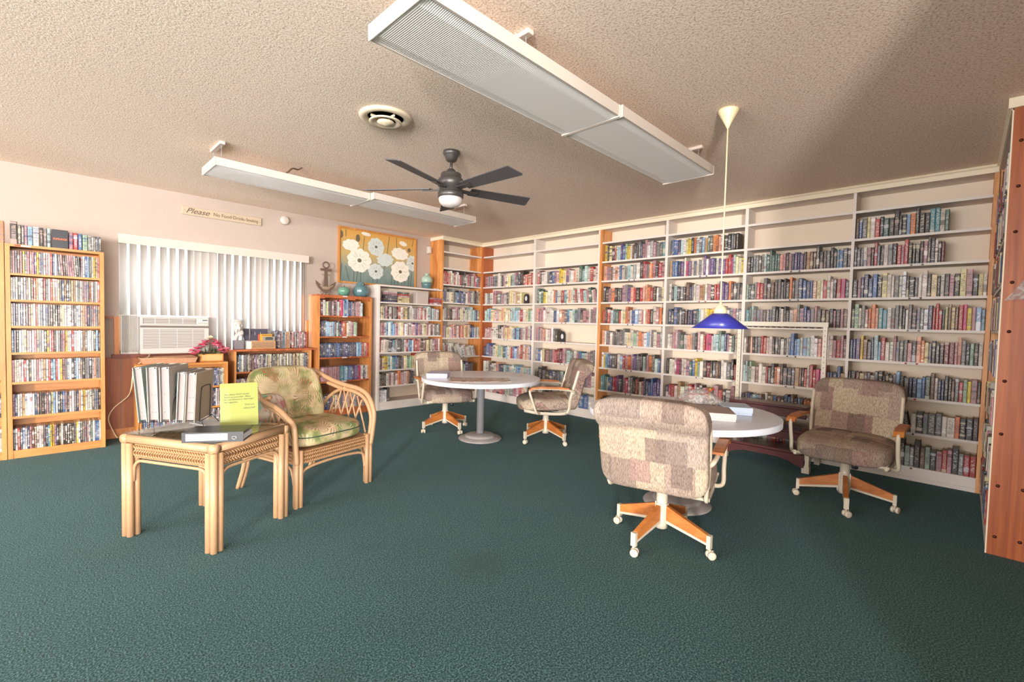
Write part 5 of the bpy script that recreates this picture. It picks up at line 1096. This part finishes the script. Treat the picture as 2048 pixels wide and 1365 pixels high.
pz=[(0.268*c/((abs(c)**5+abs(s__)**5)**0.2),-0.028+0.302*s__/((abs(c)**5+abs(s__)**5)**0.2)-0.0,0.425) for c,s__ in [(math.cos(g),math.sin(g)) for g in [2*PI*i/48 for i in range(48)]]]
part('piping',lambda m:m.tube(pz,0.004,6,True),M_piping,seat)
def bf(x,y,z):
    s__=(z+0.21)/0.42; wd=1.0-0.10*max(0,s__-0.6)/0.4; return (x*wd,y+0.24*(z+0.21)+0.02*math.cos(x*6)-0.01,z+0.008*math.cos(x*6))
bc=part('back_cushion',lambda m:m.blob(0.268,0.066,0.205,e=5.5,k=18,fn=bf,c=(-0.052,0.095,0.630)),M_floral,t)
def pillowmat():
    m,nt,b=newmat('pillow_print'); tc=N(nt,'ShaderNodeTexCoord'); n=N(nt,'ShaderNodeTexNoise'); n.inputs['Scale'].default_value=11; n.inputs['Detail'].default_value=3; nt.links.new(tc.outputs['Object'],n.inputs['Vector'])
    r=ramp(nt,[(0.40,(142,176,156)),(0.50,(204,176,160)),(0.58,(190,184,164)),(0.66,(178,120,120))]); nt.links.new(n.outputs['Fac'],r.inputs[0]); nt.links.new(r.outputs[0],b.inputs['Base Color']); b.inputs['Roughness'].default_value=0.8; return m
mb=MB(); mb.blob(0.165,0.042,0.10,e=3.2,k=12); o=mb.build('throw_pillow',[pillowmat()]); o.matrix_world=Matrix.Translation((-3.865,-2.475,0.575))@Matrix.Rotation(ha+PI/2+0.15,4,'Z')@Matrix.Rotation(math.radians(-16),4,'X')
tag(o,'small pale pillow with dark piping in the left side of the armchair','pillow')
part('piping',lambda m:m.tube([(0.165*c/((abs(c)**3.2+abs(s2)**3.2)**(1/3.2)),0,0.10*s2/((abs(c)**3.2+abs(s2)**3.2)**(1/3.2))) for c,s2 in [(math.cos(g),math.sin(g)) for g in [2*PI*i/40 for i in range(40)]]],0.0035,6,True),M_piping,o)

# ------------------------------------------------------------ ornaments on the back wall cases
ZO=1.4825
# anchor
t=thing('anchor_ornament','brown metal anchor ornament with rope on the pine bookcase','ornament',(-2.445,-0.17,ZO))
part('ring',lambda m:m.tube([(0.036*math.cos(g),0,0.365+0.036*math.sin(g)) for g in [2*PI*i/20 for i in range(20)]],0.009,8,True),M_rust,t)
part('stock',lambda m:m.bbox(-0.070,0.070,-0.012,0.012,0.295,0.322,0.004),M_rust,t)
part('shank',lambda m:m.prism([(-0.028,0.09),(0.028,0.09),(0.014,0.33),(-0.014,0.33)],-0.011,0.011,'y'),M_rust,t)
def flukes(m):
    A=[(-0.125,0.17),(-0.118,0.13),(-0.09,0.085),(-0.045,0.045),(0,0.022),(0.045,0.045),(0.09,0.085),(0.118,0.13),(0.125,0.17),(0.06,0.12),(0.078,0.105),(0.045,0.09),(0,0.075),(-0.045,0.09),(-0.078,0.105),(-0.06,0.12)]
    m.prism(A,-0.010,0.010,'y')
part('flukes',flukes,M_rust,t)
part('rope',lambda m:(m.tube(spline([(-0.075,-0.014,0.115),(-0.03,-0.016,0.088),(0.03,-0.016,0.090),(0.085,-0.014,0.12)],5),0.006,8),m.tube([(0.045*math.cos(g),-0.012,0.085+0.012*math.sin(g)) for g in [2*PI*i/14 for i in range(14)]],0.007,6,True)),M_rope,t)
def scroll(m):
    for s_ in (-1,1):
        m.tube([(s_*(0.050+0.022*(1-k/22)*math.cos(k*0.5)),0,0.028+0.022*(1-k/22)*math.sin(k*0.5)) for k in range(18)],0.0025,5)
        m.tube(spline([(s_*0.025,0,0.055),(s_*0.03,0.0,0.02),(s_*0.055,0,0.006)],4),0.0025,5)
        m.tube([(s_*(0.036+0.014*(1-k/18)*math.cos(k*0.55)),0,0.245+0.014*(1-k/18)*math.sin(k*0.55)) for k in range(15)],0.002,5)
    m.tube(arc((0,0,0.004),0.05,0,PI*2,16,(1,0,0),(0,1,0)),0.003,5)
part('wire_stand',scroll,M_rust,t)
part('tip',lambda m:m.lathe([(0,0.0),(0.012,0.012),(0.006,0.035),(0,0.04)],10),M_rust,t)
# apple, vases
t=thing('ceramic_apple','glossy green ceramic apple between the anchor and the dark vase','ornament',(-2.215,-0.17,ZO))
part('body',lambda m:m.lathe([(0,0.008),(0.03,0.001),(0.055,0.015),(0.073,0.05),(0.074,0.078),(0.060,0.105),(0.035,0.116),(0.012,0.106),(0,0.100)],32),M_teal,t)
part('stem',lambda m:m.tube([(0,0,0.10),(0.003,0,0.12),(0.006,0,0.138)],0.005,8),M_rust,t)
t=thing('ceramic_vase','slate blue squat vase with small loop handles on the pine bookcase','vase',(-1.985,-0.17,ZO))
part('body',lambda m:m.lathe([(0,0.001),(0.06,0.001),(0.088,0.03),(0.100,0.07),(0.096,0.085),(0.098,0.09),(0.090,0.105),(0.092,0.11),(0.075,0.135),(0.045,0.160),(0.035,0.172),(0.040,0.188),(0.034,0.190),(0.028,0.170),(0.0,0.165)],40),M_slate,t)
for k in range(3):
    g=k*2*PI/3+0.4
    part('handle',lambda m:m.tube(arc((0.052*math.cos(g),0.052*math.sin(g),0.160),0.02,-1.2,2.6,10,(math.cos(g),math.sin(g),0),(0,0,1)),0.006,8),M_slate,t)
t=thing('celadon_jar','pale celadon jar with darker foot on top of the white bookcase','vase',(-0.955,-0.16,1.6555))
part('body',lambda m:(m.lathe([(0,0.001),(0.045,0.001),(0.052,0.012),(0.070,0.05),(0.080,0.095)],36,m=1),m.lathe([(0.080,0.095),(0.082,0.13),(0.076,0.165),(0.055,0.190),(0.030,0.200),(0.026,0.212),(0.040,0.222),(0.038,0.226),(0.020,0.222),(0.0,0.205)],36,m=0)),[M_celadon,M_slate],t)
mb=MB(); mb.bbox(-0.03,0.04,-0.04,0.04,0,0.012,0.002); tag(mb.build('small_white_dish',M_paper,None,(-0.86,-0.24,1.6555)),'small white block beside the celadon jar','dish')
# low brown case top: statue, chest
ZC=0.8425
t=thing('face_sculpture','grey sculpture of a face and hand on a slate block by the blind','sculpture',(-3.405,-0.19,ZC))
pbox('block',M_slateb,t,-0.045,0.045,-0.04,0.04,0,0.095,bev=0.003)
def head(x,y,z):
    s_=z/0.085; nose=0.016*math.exp(-((x)/0.010)**2-((z+0.005)/0.022)**2); eye=-0.010*(math.exp(-((abs(x)-0.020)/0.010)**2-((z-0.018)/0.010)**2)); lip=0.006*math.exp(-(x/0.018)**2-((z+0.042)/0.008)**2); brow=0.006*math.exp(-((z-0.036)/0.007)**2)
    if y<0: y-= nose+eye+lip+brow
    return (x*(1-0.30*max(0,-s_)),y,z)
part('face',lambda m:m.blob(0.044,0.036,0.085,e=2.3,k=22,fn=head,c=(0,0.005,0.235)),M_stone,t)
part('cap',lambda m:m.blob(0.046,0.038,0.016,e=2.6,k=8,c=(0,0.008,0.305)),M_stone,t)
hand=part('hand',lambda m:(m.tube(spline([(-0.028,0,0.095),(-0.022,-0.005,0.125),(-0.006,-0.020,0.165)],4),[0.020]*4+[0.022]*4+[0.018],10),m.blob(0.026,0.013,0.030,e=2.6,k=8,c=(0.008,-0.030,0.168))),M_stone,t)
for i,(dx,pts) in enumerate(((0,[(-0.004,-0.036,0.190),(0.000,-0.050,0.215),(0.006,-0.050,0.238)]),(1,[(0.008,-0.040,0.188),(0.024,-0.048,0.196),(0.034,-0.040,0.186)]),(2,[(0.014,-0.040,0.176),(0.030,-0.047,0.182),(0.038,-0.038,0.172)]),(3,[(0.016,-0.038,0.163),(0.030,-0.044,0.168),(0.036,-0.036,0.159)]),(4,[(-0.016,-0.030,0.170),(-0.024,-0.038,0.196),(-0.018,-0.040,0.214)]))):
    part('finger',lambda m:m.tube(spline(pts,4),[0.0072]*4+[0.0068]*4+[0.005],8),M_stone,hand)
t=thing('wicker_chest','small wicker chest with open dark-lined lid holding discs','chest',(-3.335,-0.235,ZC))
part('chest_body',lambda m:(m.box(0,0.29,0,0.006,0,0.085),m.box(0,0.29,0.154,0.16,0,0.085),m.box(0,0.006,0.006,0.154,0,0.085),m.box(0.284,0.29,0.006,0.154,0,0.085),m.box(0.006,0.284,0.006,0.154,0,0.006)),M_paper,t)
part('wicker_front',lambda m:(m.box(0.045,0.29,-0.006,0,0,0.012),m.box(0.045,0.29,-0.006,0,0.075,0.087),m.box(0.045,0.055,-0.006,0,0.012,0.075),m.box(0.28,0.29,-0.006,0,0.012,0.075)),plain('wicker_tan',(186,140,92),0.6),t)
part('wicker_strands',lambda m:[m.tube([(0.058+k*0.0093,-0.002,0.012),(0.062+k*0.0093,-0.005,0.043),(0.058+k*0.0093,-0.002,0.075)],0.003,5) for k in range(24)],plain('wicker_brown',(172,124,72),0.6),t)
def lid(m): m.prism([(0.155,0.086),(0.175,0.10),(0.19,0.16),(0.18,0.222),(0.170,0.222),(0.178,0.16),(0.165,0.108)],0.0,0.29,'x')
part('lid',lid,M_ac,t); 
part('lid_lining',lambda m:m.prism([(0.148,0.088),(0.160,0.108),(0.168,0.16),(0.160,0.216),(0.156,0.216),(0.162,0.16),(0.154,0.110)],0.012,0.278,'x'),plain('dark_lining',(78,74,88),0.7),t)
for s_,x in ((0,0.004),(1,0.283)): part('lid_side',lambda m:m.prism([(0.10,0.087),(0.16,0.087),(0.18,0.14),(0.178,0.22),(0.165,0.22),(0.155,0.13)],x,x+0.004,'x'),M_stone,t)
for i,(x,yy,hh,col,lab) in enumerate(((0.135,0.075,0.150,(196,90,70),'red disc sleeve at the back of the wicker chest'),(0.150,0.055,0.155,(228,160,60),'orange-topped disc sleeve in the wicker chest'),(0.17,0.03,0.128,(150,140,130),'grey patterned disc sleeve in front in the wicker chest'))):
    s2=thing('disc_sleeve',lab,'disc sleeve',(-3.335+x,-0.235+yy,ZC+0.0065))
    pbox('sleeve',plain('sleeve_%d'%i,col,0.4,noise=0.2,nscale=30),s2,0,0.125,0,0.008,0,hh)
    if i==1: part('title_marks',lambda m:[m.box(0.022+k*0.011,0.030+k*0.011,-0.0008,0,hh-0.018,hh-0.008) for k in range(9)],M_ink,s2)
    if i==2: part('picture',lambda m:m.prism([(0.025,0.09),(0.105,0.09),(0.105,0.115),(0.09,0.122),(0.04,0.122),(0.025,0.113)],-0.0008,0,'y'),M_inkd,s2)
mb=MB(); mb.bbox(-0.05,0.05,-0.05,0.05,0,0.004,0.001)
# flower box and tray on the low pine case
ZP=0.7285
t=thing('flower_box','wooden planter of pink artificial flowers below the air conditioner','flowers',(-3.775,-0.30,ZP))
part('planter',lambda m:(m.box(0,0.20,0,0.008,0,0.075),m.box(0,0.20,0.092,0.10,0,0.075),m.box(0,0.008,0.008,0.092,0,0.075),m.box(0.192,0.20,0.008,0.092,0,0.075),m.box(0.008,0.192,0.008,0.092,0,0.06)),plain('planter_straw',(206,172,112),0.7,noise=0.25,nscale=90),t)
part('planter_edge',lambda m:(m.box(-0.002,0.202,-0.003,0.0,0,0.010),m.box(-0.002,0.202,-0.003,0.0,0.067,0.077),m.box(-0.002,0.008,-0.003,0.0,0.010,0.067),m.box(0.192,0.202,-0.003,0.0,0.010,0.067)),M_pine,t)
rg=random.Random(2); PK=[plain('petal_hot_pink',(226,74,120),0.6),plain('petal_light_pink',(236,130,150),0.6),plain('petal_cream',(236,218,180),0.6)]; M_leafg=plain('leaf_olive',(88,96,60),0.6)
fl_=[(-0.055,0.05,0.10,0),(-0.02,0.04,0.115,0),(0.01,0.03,0.13,0),(-0.035,0.02,0.075,0),(-0.005,0.05,0.09,0),(0.05,0.04,0.16,0),(0.075,0.05,0.20,1),(0.10,0.04,0.215,2),(0.13,0.05,0.205,0),(0.155,0.04,0.19,0),(0.175,0.05,0.165,0),(0.19,0.03,0.13,0),(0.205,0.05,0.10,0),(0.225,0.04,0.075,0),(0.15,0.01,0.145,1),(0.175,0.0,0.10,0),(0.045,0.02,0.185,1),(0.12,0.02,0.165,1),(0.24,0.03,0.11,1),(0.02,0.05,0.155,0),(-0.06,0.03,0.065,0)]
for (x,y,z,ci) in fl_:
    def bl_(m):
        for k in range(7):
            g=2*PI*k/7+rg.random(); e=rg.uniform(-0.3,0.7); d=Vector((math.cos(g)*math.cos(e),math.sin(g)*math.cos(e),math.sin(e))); s2=d.cross(Vector((0,0,1))).normalized()*0.021; L=rg.uniform(0.036,0.052); c=Vector((x,y,z*1.08)); up=Vector((0,0,0.003))
            m.add([tuple(c),tuple(c+d*L*0.5+s2+up),tuple(c+d*L),tuple(c+d*L*0.5-s2+up)],[(0,1,2,3)],0,True); m.add([tuple(c-up*0.5),tuple(c+d*L*0.5+s2),tuple(c+d*L-up*0.6),tuple(c+d*L*0.5-s2)],[(3,2,1,0)],0,True)
    part('blossom',bl_,PK[ci if ci or rg.random()<0.7 else 1],t)
def lvs(m):
    for k in range(60):
        x,y,z=rg.uniform(0.01,0.19),rg.uniform(0.015,0.085),0.06; g=rg.uniform(0,2*PI); e=rg.uniform(0.3,1.4); d=Vector((math.cos(g)*math.cos(e),math.sin(g)*math.cos(e),math.sin(e))); s2=d.orthogonal().normalized()*0.008; L=rg.uniform(0.04,0.10); c=Vector((x,y,z))
        m.add([tuple(c),tuple(c+d*L*0.6+s2),tuple(c+d*L),tuple(c+d*L*0.6-s2)],[(0,1,2,3)])
o=part('foliage',lvs,M_leafg,t); o['kind']='stuff'
def stm(m):
    for (x,y,z,ci) in fl_: m.tube(spline([(min(max(x,0.02),0.18),y,0.06),(x,y,z*0.6+0.03),(x,y,z)],3),0.0018,4)
o=part('stems',stm,M_leafg,t); o['kind']='stuff'
t=thing('woven_tray','shallow tan woven tray on the low pine bookcase','tray',(-4.235,-0.345,ZP))
M_tray=plain('tray_weave',(186,140,108),0.7,noise=0.3,nscale=80,bump=0.4)
def tray(m):
    W,D,h,s2,th=0.41,0.20,0.052,0.018,0.006
    for a,b_ in (((0,0),(W,0)),((W,0),(W,D)),((W,D),(0,D)),((0,D),(0,0))):
        cx,cy=W/2,D/2; o_=lambda p,k:(p[0]+(s2*k if p[0]>cx else -s2*k),p[1]+(s2*k if p[1]>cy else -s2*k)); i_=lambda p:(p[0]+(-th if p[0]>cx else th),p[1]+(-th if p[1]>cy else th))
        A,B_=a,b_; Ao,Bo=o_(A,1),o_(B_,1); Ai,Bi=i_(A),i_(B_); Aoi,Boi=i_(Ao),i_(Bo)
        m.add([(A[0],A[1],0),(B_[0],B_[1],0),(Bo[0],Bo[1],h),(Ao[0],Ao[1],h),(Ai[0],Ai[1],0.004),(Bi[0],Bi[1],0.004),(Boi[0],Boi[1],h),(Aoi[0],Aoi[1],h)],[(0,1,2,3),(7,6,5,4),(3,2,6,7)])
    m.box(0,W,0,D,0,0.004)
part('tray_body',tray,M_tray,t); part('tray_rim',lambda m:m.tube([(-0.018,-0.018,0.053),(0.428,-0.018,0.053),(0.428,0.218,0.053),(-0.018,0.218,0.053)],0.005,6,True),M_tray,t)
